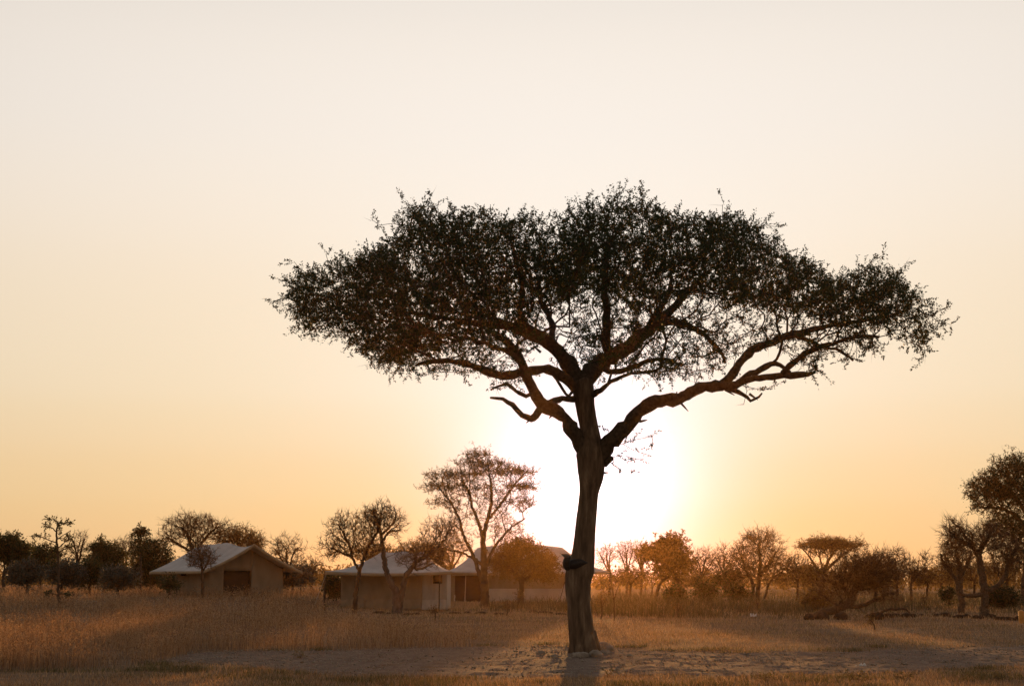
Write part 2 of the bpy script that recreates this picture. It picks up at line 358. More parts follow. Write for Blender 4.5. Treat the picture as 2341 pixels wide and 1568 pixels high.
def pebbles(g, P, S, rng):
    n = len(P); base = np.array([[1, 0, 0], [-1, 0, 0], [0, 1, 0], [0, -1, 0], [0, 0, 1], [0, 0, -1]], float)
    V = base[None] * (S[:, None, None] * rng.uniform(.6, 1.3, (n, 6, 1))) + rng.normal(size=(n, 6, 3)) * S[:, None, None] * .25
    V[:, :, 2] *= .7; V += P[:, None]
    T = np.array([[0, 2, 4], [2, 1, 4], [1, 3, 4], [3, 0, 4], [2, 0, 5], [1, 2, 5], [3, 1, 5], [0, 3, 5]])
    g.add(V.reshape(-1, 3), None, (np.arange(n)[:, None, None] * 6 + T[None]).reshape(-1, 3))
rng = np.random.default_rng(5); g = Geo(); n = 11000
px = rng.uniform(x0, 18, n); a, b = road_edges(px); py = a - .3 + (b - a + .6) * rng.random(n)
pebbles(g, np.stack([px, py, H(px, py) + .02], 1), .008 + .03 * rng.random(n) ** 4, rng)
tag(g.build('gravel', 'stone'), 'loose pale gravel scattered over the dirt track', 'gravel', kind='stuff')

# ------------------------------------------------------------------ grass
def blades(g, x, y, h, w, rng, lean=.35, seg=2, sun=True):
    n = len(x); z = H(x, y) - .01; th = rng.uniform(0, 2 * math.pi, n); S = np.stack([np.cos(th), np.sin(th), 0 * th], 1)
    ph = rng.uniform(0, 2 * math.pi, n); Ld = np.stack([np.cos(ph), np.sin(ph), 0 * ph], 1) * (rng.random(n) * lean)[:, None]
    B = np.stack([x, y, z], 1); w = w[:, None] * .5; hh = h[:, None]; t = rng.random(n)
    U = np.array([0, 0, 1.])
    if seg == 1:
        V = np.stack([B - S * w, B + S * w, B + (U + Ld) * hh], 1); g.add(V.reshape(-1, 3), None, np.arange(n * 3).reshape(n, 3), np.repeat(t, 3))
    else:
        m = B + (U + Ld * .35) * hh * .55
        V = np.stack([B - S * w, B + S * w, m + S * w * .8, m - S * w * .8, B + (U * .95 + Ld) * hh], 1); o = np.arange(n)[:, None] * 5
        g.add(V.reshape(-1, 3), o + np.array([[0, 1, 2, 3]]), o + np.array([[3, 2, 4]]), np.repeat(t, 5))
TALL = [(-500, 1540), (60, 1533), (200, 1528), (330, 1520), (420, 1504), (440, 1490), (600, 1487), (800, 1484), (960, 1482), (1060, 1480), (1110, 1474), (1090, 1462),
        (1010, 1448), (860, 1436), (740, 1418), (730, 1352), (700, 1338), (-500, 1338)]
def sample(n, y0, y1, rng, k=.44, pw=1.0):
    u = rng.random(n); y = (y0 ** (1 - pw) + u * (y1 ** (1 - pw) - y0 ** (1 - pw))) ** (1 / (1 - pw)) if pw != 1 else y0 * (y1 / y0) ** u
    return rng.uniform(-1, 1, n) * y * k, y
rng = np.random.default_rng(11)
# short dry turf
g = Geo(); gg = Geo()
x, y = sample(330000, 18, 105, rng, .43, 1.25)
p = proj(np.stack([x, y, H(x, y)], 1)); road = on_road(x, y); tall = inside(p, TALL)
patch = fbm(x * .35, y * .35, 2); keep = ~tall & (rng.random(len(x)) < np.where(road, .018, .35 + .9 * sstep(.35, .6, patch)))
x, y, road = x[keep], y[keep], road[keep]; far = sstep(25, 100, y)
hgt = (.035 + .075 * rng.random(len(x)) ** 2) * (.7 + .8 * fbm(x * .6, y * .6, 7)) * (1 + 1.3 * far) * np.where(road, .6, 1)
green = rng.random(len(x)) < np.clip(.06 + 1.5 * (fbm(x * .5 + 40, y * .9, 3) - .53), .03, .7)
wd = (.006 + .008 * rng.random(len(x))) * (1 + 2.4 * far)
blades(g, x[~green], y[~green], hgt[~green], wd[~green], rng, .9, 1); blades(gg, x[green], y[green], hgt[green] * 1.15, wd[green], rng, .8, 1)
tag(g.build('short_grass', 'drygrass'), 'short dry straw coloured turf over the clearing', 'grass', kind='stuff')
tag(gg.build('green_turf', 'greengrass'), 'short dull green grass mixed into the turf', 'grass', kind='stuff')
# tall feathery grass on the left
g = Geo(); x, y = sample(200000, 22, 118, rng, .44, 1.15)
p = proj(np.stack([x, y, H(x, y)], 1)); cl = fbm(x * .45, y * .45, 4); bay = fbm(x * .16 + 5, y * .22, 12); keep = inside(p, TALL) & (rng.random(len(x)) < .12 + 1.3 * sstep(.38, .56, cl) * sstep(.30, .42, bay + .25 * sstep(40, 28, y)))
x, y, cl = x[keep], y[keep], cl[keep]; hgt = .10 + .16 * rng.random(len(x)) + .50 * rng.random(len(x)) ** 1.1 * sstep(.34, .64, cl + .12 * (noise(x * 1.7, y * 1.7, 3) - .5)); far = sstep(25, 110, y)
blades(g, x, y, hgt, (.004 + .006 * rng.random(len(x))) * (1 + 3 * far), rng, .95, 2)
hx = rng.random(len(x)) < .65; xs, ys, hs = x[hx], y[hx], hgt[hx]                # seed heads: fine tufts at the tops
P = np.stack([xs, ys, H(xs, ys) + hs * .86], 1); k = 3; P = np.repeat(P, k, 0) + rng.normal(size=(len(P) * k, 3)) * .07
leaves(g, P, rng.normal(size=P.shape) * .6 + np.array([0, 0, .5]), rng.uniform(.04, .09, len(P)) * (1 + 1.2 * np.repeat(far[hx], k)), rng.uniform(.008, .016, len(P)) * (1 + 1.8 * np.repeat(far[hx], k)), rng)
tag(g.build('tall_grass', 'tallgrass'), 'tall feathery russet grass filling the left side of the clearing', 'grass', kind='stuff')
# brushy undergrowth between the clearing and the trees
UNDER = [(1120, 1398), (1290, 1400), (1370, 1408), (1500, 1412), (1700, 1416), (1840, 1416), (2000, 1412), (2150, 1408), (2500, 1412), (2500, 1345), (1380, 1345), (1360, 1372), (1120, 1388)]
g = Geo(); x, y = sample(130000, 55, 170, rng, .44, 1.2)
p = proj(np.stack([x, y, H(x, y)], 1)); cl = fbm(x * .28, y * .22, 8); keep = inside(p, UNDER) & (x > -4) & (rng.random(len(x)) < .2 + 1.5 * sstep(.42, .62, cl))
x, y, cl = x[keep], y[keep], cl[keep]
blades(g, x, y, .15 + .75 * rng.random(len(x)) * sstep(.32, .68, cl), .016 + .022 * rng.random(len(x)), rng, .8, 2)
tag(g.build('undergrowth', 'weed'), 'brown green weedy undergrowth below the trees to the right of the trunk', 'undergrowth', kind='stuff')
# matted tufts along the near edge of the track
g = Geo(); c = rng.uniform(-9, 9, 90); a, b = road_edges(c); cy = np.where(rng.random(90) < .75, a - .2 - rng.random(90) ** .7 * 3.2, b + rng.random(90) * 1.4)
m = ~inside(proj(np.stack([c, cy, H(c, cy)], 1)), TALL); c, cy = c[m], cy[m]
x = np.repeat(c, 150) + rng.normal(size=len(c) * 150) * np.repeat(rng.uniform(.12, .4, len(c)), 150); y = np.repeat(cy, 150) + rng.normal(size=len(c) * 150) * .16
blades(g, x, y, .03 + .11 * rng.random(len(x)) * np.repeat(rng.uniform(.4, 1.2, len(c)), 150), .007 + .007 * rng.random(len(x)), rng, .9, 2)
tag(g.build('grass_tufts', 'greengrass'), 'matted greenish grass tufts along the edges of the track', 'grass', kind='stuff')

# ------------------------------------------------------------------ the large acacia
rng = np.random.default_rng(21)
base = ground(1338, 1494); YT = base[1]; S = YT / F
tree = empty('acacia_tree', base); tag(tree, 'large spreading acacia with leaning trunk and broad flat dark crown beside the track', 'tree')
def poly(pts, y=YT, step=.12):
    P = catmull(np.array([[*at(p[0], p[1], y + (p[3] if len(p) > 3 else 0)), p[2] * (y + (p[3] if len(p) > 3 else 0)) / F] for p in pts]), step)
    return P[:, :3], P[:, 3]
trunk = poly([(1338, 1502, 33), (1336, 1490, 31), (1332, 1465, 29), (1328, 1430, 28), (1324, 1390, 26.5), (1322, 1350, 28), (1322, 1325, 29.5), (1327, 1298, 31), (1333, 1270, 26.5), (1337, 1235, 24),
              (1340, 1195, 23), (1344, 1155, 21.5), (1347, 1125, 21.5), (1351, 1090, 28), (1351, 1062, 31), (1350, 1035, 31), (1349, 1005, 25, .05), (1345, 970, 21, .1), (1338, 930, 22, .1), (1334, 895, 25, .1), (1331, 870, 24, .1)], step=.06)
LIMBS = [
 [(1346, 1040, 22), (1327, 1012, 19), (1309, 985, 17, -.2), (1292, 958, 15.5, -.3), (1268, 938, 15, -.4), (1242, 926, 16, -.5), (1226, 905, 13, -.6), (1212, 878, 12, -.7), (1200, 845, 11, -.9), (1186, 815, 10, -1.2), (1166, 788, 9, -1.5), (1130, 760, 6, -1.8)],
 [(1240, 930, 10, -.5), (1226, 948, 9, -.6), (1214, 957, 8, -.7), (1194, 948, 6, -.8), (1172, 926, 5.5, -.9), (1150, 912, 5, -1), (1120, 908, 2.5, -1.1)],
 [(1318, 912, 8, .1), (1295, 911, 8, -.1), (1268, 916, 8, -.3), (1246, 925, 8, -.5)],
 [(1332, 885, 20, .1), (1316, 855, 19, .1), (1298, 830, 18, .2), (1278, 804, 17, .3), (1252, 783, 16, .4), (1222, 766, 16, .5), (1192, 752, 14, .6), (1160, 745, 10, .7), (1110, 742, 8, .9), (1060, 735, 6, 1.2), (1000, 725, 5, 1.6), (930, 715, 4, 2)],
 [(1322, 890, 15, .1), (1298, 868, 12, -.2), (1272, 852, 11, -.4), (1240, 845, 11, -.6), (1200, 852, 11, -.8), (1160, 858, 10, -1), (1118, 850, 9, -1.3), (1078, 836, 8, -1.6), (1036, 826, 6.5, -1.9), (990, 826, 5, -2.2), (950, 836, 3.5, -2.4)],
 [(1334, 880, 21, .1), (1352, 850, 20, .3), (1378, 826, 19, .5), (1408, 810, 17, .7), (1440, 790, 16, .9), (1468, 765, 15, 1.1), (1500, 742, 14, 1.3), (1528, 715, 11, 1.5), (1550, 690, 9, 1.7), (1580, 660, 7, 1.9), (1620, 620, 5, 2.1)],
 [(1398, 818, 12, .5), (1384, 780, 11.5, .4), (1388, 740, 11, .2), (1386, 700, 9, 0), (1380, 650, 8, -.2), (1386, 600, 6, -.4), (1396, 545, 4, -.6)],
 [(1506, 740, 9, 1.3), (1545, 738, 8, 1), (1580, 748, 7, .6), (1615, 770, 5, .2), (1645, 800, 3.5, -.1), (1660, 830, 2.5, -.2)],
 [(1478, 762, 8, 1.1), (1496, 725, 7, 1.3), (1520, 690, 6, 1.7), (1535, 650, 5, 2.2), (1530, 600, 3.5, 2.6)],
 [(1361, 1052, 22), (1380, 1030, 19), (1402, 1002, 18, -.2), (1436, 970, 17, -.3), (1460, 942, 15.5, -.4), (1490, 922, 14.5, -.5), (1522, 914, 14, -.5), (1552, 912, 15, -.5), (1580, 895, 13.5, -.5), (1612, 884, 13, -.6), (1648, 880, 12, -.6), (1668, 862, 11, -.6), (1686, 838, 10.5, -.6), (1704, 815, 10, -.5), (1732, 794, 9.5, -.4), (1770, 780, 9, -.3), (1806, 766, 9, -.1), (1850, 756, 7, .1), (1900, 745, 5.5, .4), (1960, 735, 4, .7), (2020, 725, 3, .9)],
 [(1640, 882, 8, -.6), (1668, 884, 9, -.8), (1700, 872, 8.5, -1), (1738, 862, 8, -1.2), (1778, 860, 8, -1.4), (1820, 858, 8, -1.6), (1848, 856, 7.5, -1.7), (1862, 850, 4, -1.8)],
 [(1684, 876, 7, -.8), (1706, 858, 7, -1), (1738, 846, 7, -1.1), (1764, 832, 6.5, -1.2), (1786, 835, 5, -1.3), (1808, 852, 4, -1.3)],
 [(1786, 859, 7, -1.4), (1806, 836, 7, -1.6), (1832, 815, 6.5, -1.8), (1860, 798, 6.5, -2), (1888, 790, 6.5, -2.2), (1906, 786, 5, -2.3), (1950, 770, 4, -2.6), (2010, 770, 3, -2.8)],
 [(1652, 886, 6, -.6), (1676, 892, 6, -.8), (1698, 902, 5, -.9), (1716, 915, 4, -1), (1726, 912, 3, -1), (1744, 900, 2, -1)],
 [(1810, 765, 6, -.1), (1846, 776, 5, -.6), (1880, 792, 4, -1), (1920, 802, 3.5, -1.4), (1948, 822, 2.5, -1.6)],
 [(1370, 838, 9, .5), (1402, 850, 7, .1), (1440, 842, 6, -.4), (1480, 826, 5, -.8), (1520, 822, 4, -1.2), (1560, 836, 3, -1.5)],
 [(1350, 905, 7, 0), (1374, 892, 6, -.2), (1398, 872, 5, -.4), (1430, 858, 4, -.6), (1470, 852, 3, -.8)],
 [(1228, 768, 11, .5), (1200, 742, 9, .2), (1188, 710, 8, -.3), (1196, 670, 6.5, -.8), (1186, 620, 5, -1.3), (1170, 560, 3.5, -1.7)],
 [(1216, 885, 7, -.7), (1192, 838, 6.5, -1.2), (1170, 810, 6, -1.9), (1120, 790, 5, -2.6), (1050, 770, 4, -3.2), (960, 760, 3, -3.6)],
 [(1222, 900, 6, -.6), (1200, 905, 5, -.8), (1178, 892, 4.5, -1), (1160, 880, 4, -1.1), (1140, 882, 3, -1.2), (1122, 890, 2.4, -1.3)],
 [(1285, 812, 9, .3), (1262, 780, 8, .9), (1262, 740, 7, 1.6), (1240, 690, 5.5, 2.4), (1230, 640, 4, 3)],
 [(1318, 880, 5, .1), (1300, 905, 3.6, -.1), (1280, 880, 3.2, -.3), (1262, 856, 2.6, -.4)],
 [(1382, 1062, 7), (1392, 1053, 6, -.1), (1400, 1047, 5, -.15)],
]
skel = [trunk] + [poly(l, step=.16) for l in LIMBS]
g = Geo(); tube(g, *trunk, 72, .085, 1); 
fl = base + np.array([0, 0, -.05])
for aa, rr_ in ((.3, .2), (1.6, .17), (2.9, .19), (4.2, .22), (5.3, .18)):            # root flare
    dd = np.array([math.cos(aa), math.sin(aa), 0]); tube(g, [base + dd * .16 + [0, 0, .5], base + dd * .22 + [0, 0, .20], base + dd * .29 + [0, 0, .04], base + dd * .38 + [0, 0, -.06]], [.09, .12, .11, .05], 12, .06, aa)
g.build('trunk', 'bark', tree, True)
for k, (P, r) in enumerate(skel[1:]):
    g = Geo(); j = rng.normal(size=P.shape) * .012; j[0] = 0; tube(g, P + j, r * (1 + .10 * rng.normal(size=len(r))), 18 if r.max() > .08 else 9, .10, k + 2); g.build('limb', 'limb', tree, True)
# snags and bark stubs
for px_, py_, a_, l_ in ((1377, 1081, .05, .16), (1560, 925, -.9, .2), (1262, 948, -2.2, .12), (1300, 990, 2.6, .14), (1213, 958, -2.4, .14), (1440, 978, -.6, .1), (1470, 962, .2, .1), (1545, 905, 1.3, .1), (1720, 905, -.7, .15), (1665, 895, -.6, .16), (1230, 800, 2.5, .12)):
    g = Geo(); p_ = at(px_, py_, YT - .1); d_ = np.array([math.cos(a_), -.3, math.sin(a_)]); tube(g, [p_ - d_ * .08, p_ + d_ * l_ * .4, p_ + d_ * l_], [.035, .024, .008], 6, .2, px_); g.build('snag', 'limb', tree)
DENSE = [(632, 700), (655, 640), (680, 612), (760, 585), (850, 560), (900, 525), (935, 470), (1000, 462), (1100, 472), (1180, 482), (1260, 476), (1340, 450), (1420, 432), (1500, 448), (1560, 492), (1650, 470), (1700, 490), (1760, 525),
         (1800, 560), (1880, 615), (1940, 625), (2000, 590), (2060, 620), (2105, 680), (2115, 735), (2040, 768), (1950, 768), (1860, 752), (1760, 735), (1690, 712), (1600, 700), (1510, 705), (1460, 735), (1400, 705), (1310, 695),
         (1240, 735), (1180, 775), (1110, 815), (1000, 822), (910, 838), (830, 812), (770, 786), (680, 776), (668, 735)]
SPARSE = [[(800, 790), (1110, 800), (1230, 740), (1300, 760), (1230, 800), (1180, 850), (1120, 868), (1030, 858), (925, 868), (850, 845)],
          [(1290, 690), (1520, 690), (1690, 710), (1690, 790), (1640, 850), (1540, 872), (1440, 862), (1380, 880), (1300, 820), (1260, 770)],
          [(1680, 715), (1960, 755), (2060, 790), (1990, 815), (1950, 835), (1890, 815), (1885, 868), (1830, 845), (1780, 800), (1700, 790)],
          [(1130, 860), (1200, 860), (1240, 880), (1160, 905), (1120, 890)],
          [(2090, 650), (2150, 700), (2160, 740), (2110, 800), (2040, 790), (2090, 740)]]
def crown_points(n, polys, m, seed, gapk):
    rg = np.random.default_rng(seed); out = []; xc = at(1390, 700, YT)[0]; tot = 0
    while tot < n:
        P = np.stack([xc + rg.uniform(-8.4, 8.4, 4000), YT + rg.uniform(-5.2, 5.2, 4000), rg.uniform(4.6, 11, 4000)], 1)
        q = ((P[:, 0] - xc) / 8.3) ** 2 + ((P[:, 1] - YT) / 5.1) ** 2 < 1
        q &= P[:, 2] < 10.45 - .055 * ((P[:, 1] - YT) ** 2)
        uv = proj(P); ins = np.zeros(len(P), bool)
        for po in polys:
            a = inside(uv, po)
            if m:
                for dx, dy in ((m, 0), (-m, 0), (0, m), (0, -m)): a &= inside(uv + [dx, dy], po)
            ins |= a
        gap = fbm(P[:, 0] * 1.05, P[:, 1] * 1.05, P[:, 2] * 1.5, 3)
        P = P[q & ins & (rg.random(len(P)) < sstep(gapk, gapk + .16, gap))]; out.append(P); tot += len(P)
    return np.concatenate(out)[:n]
dense = crown_points(3900, [DENSE], 20, 1, .37); sparse = crown_points(700, SPARSE, 7, 2, .42)
extra = np.array([at(px_, py_, YT + rng.uniform(-.7, .3)) for px_, py_ in ((1425, 1015), (1450, 1030), (1478, 1000), (1492, 1010), (1460, 1050), (1440, 1078), (1405, 1065), (1390, 985), (1700, 925), (1735, 890), (1770, 880), (850, 502), (868, 515), (745, 580), (1470, 432), (1425, 436), (1340, 450), (1652, 468), (1786, 520), (2015, 585), (2070, 605), (2160, 705), (2172, 742), (2110, 822), (2150, 730), (620, 690), (640, 640), (672, 598), (920, 458), (985, 448))])
chains, LP, LD = grow(skel, np.concatenate([dense, sparse, extra]), rng, .3, .16, .10, .0060, 2.5, .07)
gb = Geo()
for P, r in chains: tube(gb, P, np.minimum(r, .085), 6 if r[0] > .03 else 4, 0, 0, True)
tp, td, tl = twiglets(LP, LD, rng, 2, .34, .75, .2)
cones(gb, tp, td, tl, .0045)
tag(gb.build('branches', 'limb', tree), kind='stuff')
gl = Geo(); pr_ = proj(tp); dens = np.where(inside(pr_, DENSE), 1.0, .62)
kk = rng.random(len(tp)) < dens
lp, ld, ls, lw = along(tp[kk], td[kk], tl[kk], 22, rng, .063, .41)
leaves(gl, lp, ld, ls, lw, rng)
tag(gl.build('crown', 'leaf', tree), kind='stuff')

# ------------------------------------------------------------------ other trees and shrubs
def make_tree(name, label, cat, base_px, stems, crowns, Y=None, group=None, leaf=None, twig=(3, .35, .009), bark='twig', seed=0, seg=.35, tip=.009, up=.12, expo=2.75, depth=.85, wob=.5, thick=.72, crownpart='crown', dup=True):
    """stems: traced limbs [(px, py, radius_px), ...]; crowns: ellipses (cx, cy, rx, ry, targets) filled with branches"""
    rg = np.random.default_rng(seed + 1000)
    if Y is None: b = ground(*base_px); Y = b[1]
    else: b = at(base_px[0], base_px[1], Y); b[2] = float(H(b[0], Y))
    root = empty(name, b); tag(root, label, cat, group)
    s = Y / F; skel = []
    for k, st in enumerate(stems):
        off = 0.0; pts = []; drift = rg.uniform(-1, 1) * wob
        for i, p in enumerate(st):
            q = at(p[0], p[1], Y); 
            if k == 0 and i == 0: q = b - [0, 0, .05]
            if k: q = q + ray(p[0], p[1]) * (drift * i / max(1, len(st) - 1) * 12 * s * 4)
            pts.append([*q, p[2] * s * thick])
        P = catmull(np.array(pts), max(.12, 3.2 * s)); P[1:, :3] += rg.normal(size=(len(P) - 1, 3)) * .35 * np.minimum(P[1:, 3:4], .06); skel.append((P[:, :3], P[:, 3]))
    g = Geo()
    for k, (P, r) in enumerate(skel): tube(g, P, r, 10 if k == 0 else 7, .12, seed + k)
    tr = g.build('trunk', bark, root, True)
    T = []
    for cx, cy, rx, ry, n in crowns:
        v = norm(rg.normal(size=(n, 3))) * (rg.random((n, 1)) ** .38); c = at(cx, cy, Y)
        T.append(c + v * np.array([rx * s, rx * s * depth, ry * s]))
    T = np.concatenate(T); T = np.concatenate([T, T + rg.normal(size=T.shape) * 6 * s]) if dup and len(T) > 60 else T; T = T[T[:, 2] > b[2] + min(.12, crowns[0][3] * s * .4)]
    chains, LP, LD = grow(skel, T, rg, seg, .2, up, tip, expo, .09)
    g = Geo()
    for P, r in chains: tube(g, P, np.minimum(r, skel[0][1].max() * .6), 4 if r[0] > .02 else 3)
    tp, td, tl = twiglets(LP, LD, rg, twig[0], twig[1], .8, .2)
    nb_ = g.n; cones(g, tp, td, tl, twig[2], tone=rg.random(len(tp)).repeat(4)); cr = tag(g.build(crownpart if leaf is None else 'branches', [bark, 'finetwig'], root), kind='stuff')
    cnt = len(cr.data.polygons); mi = np.zeros(cnt, np.int32); mi[cnt - 3 * len(tp):] = 1; cr.data.polygons.foreach_set('material_index', mi)
    if leaf:
        per, size, wr, mt = leaf[:4]; g = Geo()
        lp, ld, ls, lw = along(tp, td, tl, per, rg, size, wr); leaves(g, lp, ld, ls, lw, rg); tag(g.build('crown', mt, root), kind='stuff')
    return root
CAMP = 'trees around the tents'; RIGHT = 'trees on the right side of the clearing'; LEFT = 'trees on the left behind the tall grass'; FAR = 'bare trees beyond the undergrowth'
make_tree('thorn_tree', 'tall slender thorn tree with flat feathery top rising behind the tents', 'tree', (1109, 1388),
    [[(1109, 1388, 15), (1108, 1350, 13), (1106, 1310, 12), (1106, 1270, 10), (1104, 1235, 8), (1110, 1205, 6.5), (1118, 1175, 5.5), (1124, 1140, 4.5), (1122, 1105, 3.5), (1116, 1065, 2)],
     [(1104, 1240, 6), (1096, 1200, 5.5), (1080, 1160, 4.5), (1072, 1125, 4), (1055, 1095, 2.5)], [(1118, 1185, 4.5), (1150, 1145, 4), (1175, 1110, 3), (1200, 1080, 2)],
     [(1102, 1330, 8), (1092, 1300, 7), (1078, 1262, 5.5), (1060, 1225, 4.5), (1046, 1175, 4), (1020, 1135, 3), (1000, 1110, 2)], [(1112, 1290, 7), (1128, 1255, 5), (1150, 1225, 4), (1175, 1200, 3), (1200, 1185, 2)],
     [(1100, 1290, 6), (1080, 1275, 4), (1050, 1262, 3), (1020, 1255, 2)]],
    [(1040, 1086, 72, 9, 130), (1155, 1078, 80, 11, 170), (1100, 1060, 62, 9, 120), (1092, 1040, 32, 9, 60), (1008, 1112, 46, 9, 80), (1198, 1112, 40, 9, 70), (1185, 1148, 44, 12, 60), (1018, 1150, 38, 12, 50), (1100, 1115, 110, 22, 150), (1110, 1165, 95, 40, 110), (1150, 1215, 60, 36, 60), (1040, 1230, 50, 36, 60)],
    group=CAMP, leaf=(9, .085, .30, 'leafgold'), twig=(2, .28, .009), seed=1, tip=.009, up=.2)
make_tree('thorn_bush_tree', 'thin bare tree with one straight trunk in front of the middle tent', 'tree', (812, 1401),
    [[(812, 1401, 8.5), (814, 1360, 7.5), (818, 1325, 7), (824, 1300, 6), (832, 1275, 5), (842, 1250, 4.5), (858, 1225, 4), (868, 1200, 3), (872, 1170, 2)], [(822, 1305, 5), (808, 1280, 4.5), (800, 1250, 4), (788, 1225, 3), (775, 1200, 2)], [(806, 1275, 4), (780, 1262, 3), (755, 1252, 2.2)]],
    [(800, 1215, 62, 48, 210), (855, 1190, 40, 40, 110), (765, 1252, 40, 26, 80), (840, 1245, 40, 26, 70)], group=CAMP, twig=(3, .3, .010), seed=2, leaf=(1, .05, .4, 'leafgold'))
make_tree('gnarled_tree', 'gnarled bare tree with twin twisted trunks in front of the middle tent', 'tree', (909, 1403),
    [[(909, 1403, 19), (907, 1375, 14), (905, 1352, 12), (892, 1328, 9), (883, 1305, 8.5), (878, 1275, 7.5), (874, 1240, 6), (868, 1210, 5), (858, 1185, 3.5), (850, 1165, 2)],
     [(912, 1390, 11), (920, 1352, 10), (926, 1322, 9), (942, 1296, 7.5), (962, 1278, 6.5), (985, 1264, 5.5), (1005, 1246, 4.5), (1022, 1222, 3.5), (1032, 1190, 2)],
     [(872, 1222, 4.5), (890, 1205, 3.5), (905, 1180, 2.5), (900, 1158, 1.6)], [(876, 1235, 4), (892, 1215, 3.5), (915, 1212, 2.5)], [(945, 1296, 5), (960, 1300, 4), (990, 1288, 2.5)]],
    [(870, 1180, 38, 36, 130), (905, 1195, 28, 35, 70), (1000, 1225, 42, 48, 150), (950, 1272, 48, 34, 130), (1030, 1200, 24, 34, 60), (985, 1275, 40, 25, 70)], group=CAMP, twig=(3, .3, .010), seed=3, bark='greybark')
make_tree('leafy_tree', 'low rounded leafy tree in front of the large tent', 'tree', (1192, 1386),
    [[(1192, 1386, 9), (1192, 1345, 8), (1195, 1322, 7), (1205, 1300, 5), (1215, 1280, 3)], [(1192, 1335, 6), (1180, 1312, 5), (1165, 1295, 4), (1150, 1280, 2.5)], [(1196, 1325, 5), (1225, 1312, 4), (1250, 1300, 2.5)]],
    [(1195, 1285, 72, 42, 260), (1240, 1295, 38, 36, 110), (1150, 1285, 36, 30, 100), (1185, 1248, 45, 20, 80), (1262, 1300, 22, 30, 40)], group=CAMP, leaf=(8, .10, .45, 'leafgold'), twig=(3, .3, .010), seed=4)
make_tree('sapling', 'tall thin dark sapling with short side branches rising from the tall grass', 'tree', (135, 1388),
    [[(135, 1388, 5.5), (134, 1350, 5), (133, 1310, 4.5), (132, 1270, 4), (131, 1240, 3.4), (129, 1215, 2.8), (133, 1198, 2.2), (142, 1188, 1.4)], [(132, 1242, 2), (112, 1234, 1.6), (92, 1226, 1.2), (76, 1222, .8)], [(130, 1216, 2), (118, 1206, 1.6), (106, 1204, 1)],
     [(134, 1202, 1.6), (148, 1196, 1.4), (166, 1191, .9)], [(134, 1196, 1.3), (122, 1186, 1)], [(132, 1252, 2), (150, 1238, 1.6), (160, 1226, 1)], [(132, 1262, 2), (148, 1254, 1.5), (158, 1250, 1)], [(132, 1250, 2), (122, 1258, 2), (112, 1268, 1)], [(134, 1358, 1.6), (150, 1356, 1.2), (166, 1362, .7)], [(134, 1360, 1.6), (118, 1356, 1.2), (108, 1354, .8)], [(131, 1232, 1.6), (146, 1222, 1.2), (162, 1212, .8)]],
    [(108, 1203, 12, 4, 12), (150, 1194, 20, 4, 16), (118, 1187, 10, 3, 8), (128, 1258, 10, 6, 14), (154, 1252, 10, 6, 14), (90, 1226, 22, 4, 12), (150, 1230, 16, 10, 14), (150, 1359, 22, 4, 12), (112, 1357, 10, 4, 8), (133, 1212, 6, 14, 10), (118, 1285, 12, 10, 8)], group=LEFT, leaf=(6, .10, .5, 'leaf2'), twig=(2, .2, .010), seed=5, wob=.2, bark='twig', dup=False)
make_tree('small_tree', 'small twiggy round tree standing before the roof of the left tent', 'tree', (464, 1352),
    [[(464, 1352, 5), (463, 1330, 4.5), (462, 1305, 4), (460, 1285, 3), (455, 1265, 2)], [(463, 1305, 3), (475, 1285, 2.5), (482, 1265, 1.5)]], [(461, 1272, 36, 28, 260)], Y=84, group=CAMP, twig=(3, .28, .011), seed=6)
make_tree('spreading_tree', 'wide bare spreading tree behind the roof of the left tent', 'tree', (450, 1330),
    [[(450, 1330, 9), (448, 1290, 8), (440, 1255, 7), (430, 1225, 5), (415, 1205, 3)], [(445, 1262, 6), (470, 1230, 4.5), (495, 1205, 3)], [(446, 1268, 5), (410, 1245, 4), (380, 1228, 2.5)]], [(440, 1215, 74, 36, 330), (440, 1190, 58, 18, 130), (500, 1210, 40, 24, 90), (385, 1230, 30, 24, 60)], Y=120, group=LEFT, twig=(3, .5, .014), seed=7, seg=.5, tip=.014)
make_tree('spreading_tree', 'darker spreading tree behind the gable of the left tent', 'tree', (560, 1330),
    [[(560, 1330, 8), (556, 1290, 7), (548, 1255, 6), (540, 1235, 4)], [(552, 1270, 5), (575, 1245, 4), (590, 1235, 2.5)]], [(545, 1232, 54, 26, 300), (585, 1245, 24, 20, 80)], Y=122, group=LEFT, twig=(3, .5, .015), seed=8, seg=.5, tip=.014, leaf=(2, .14, .4, 'leafgold'))
make_tree('sapling', 'thin sapling with a leafy tuft left of the left tent', 'tree', (322, 1345),
    [[(322, 1345, 4), (322, 1300, 3.5), (321, 1260, 3), (322, 1225, 2), (323, 1210, 1)]], [(322, 1219, 14, 7, 40), (318, 1240, 14, 6, 16), (325, 1255, 16, 6, 16), (323, 1210, 5, 8, 10)], Y=95, group=LEFT, leaf=(6, .13, .5, 'leaf2'), twig=(2, .2, .012), seed=9)
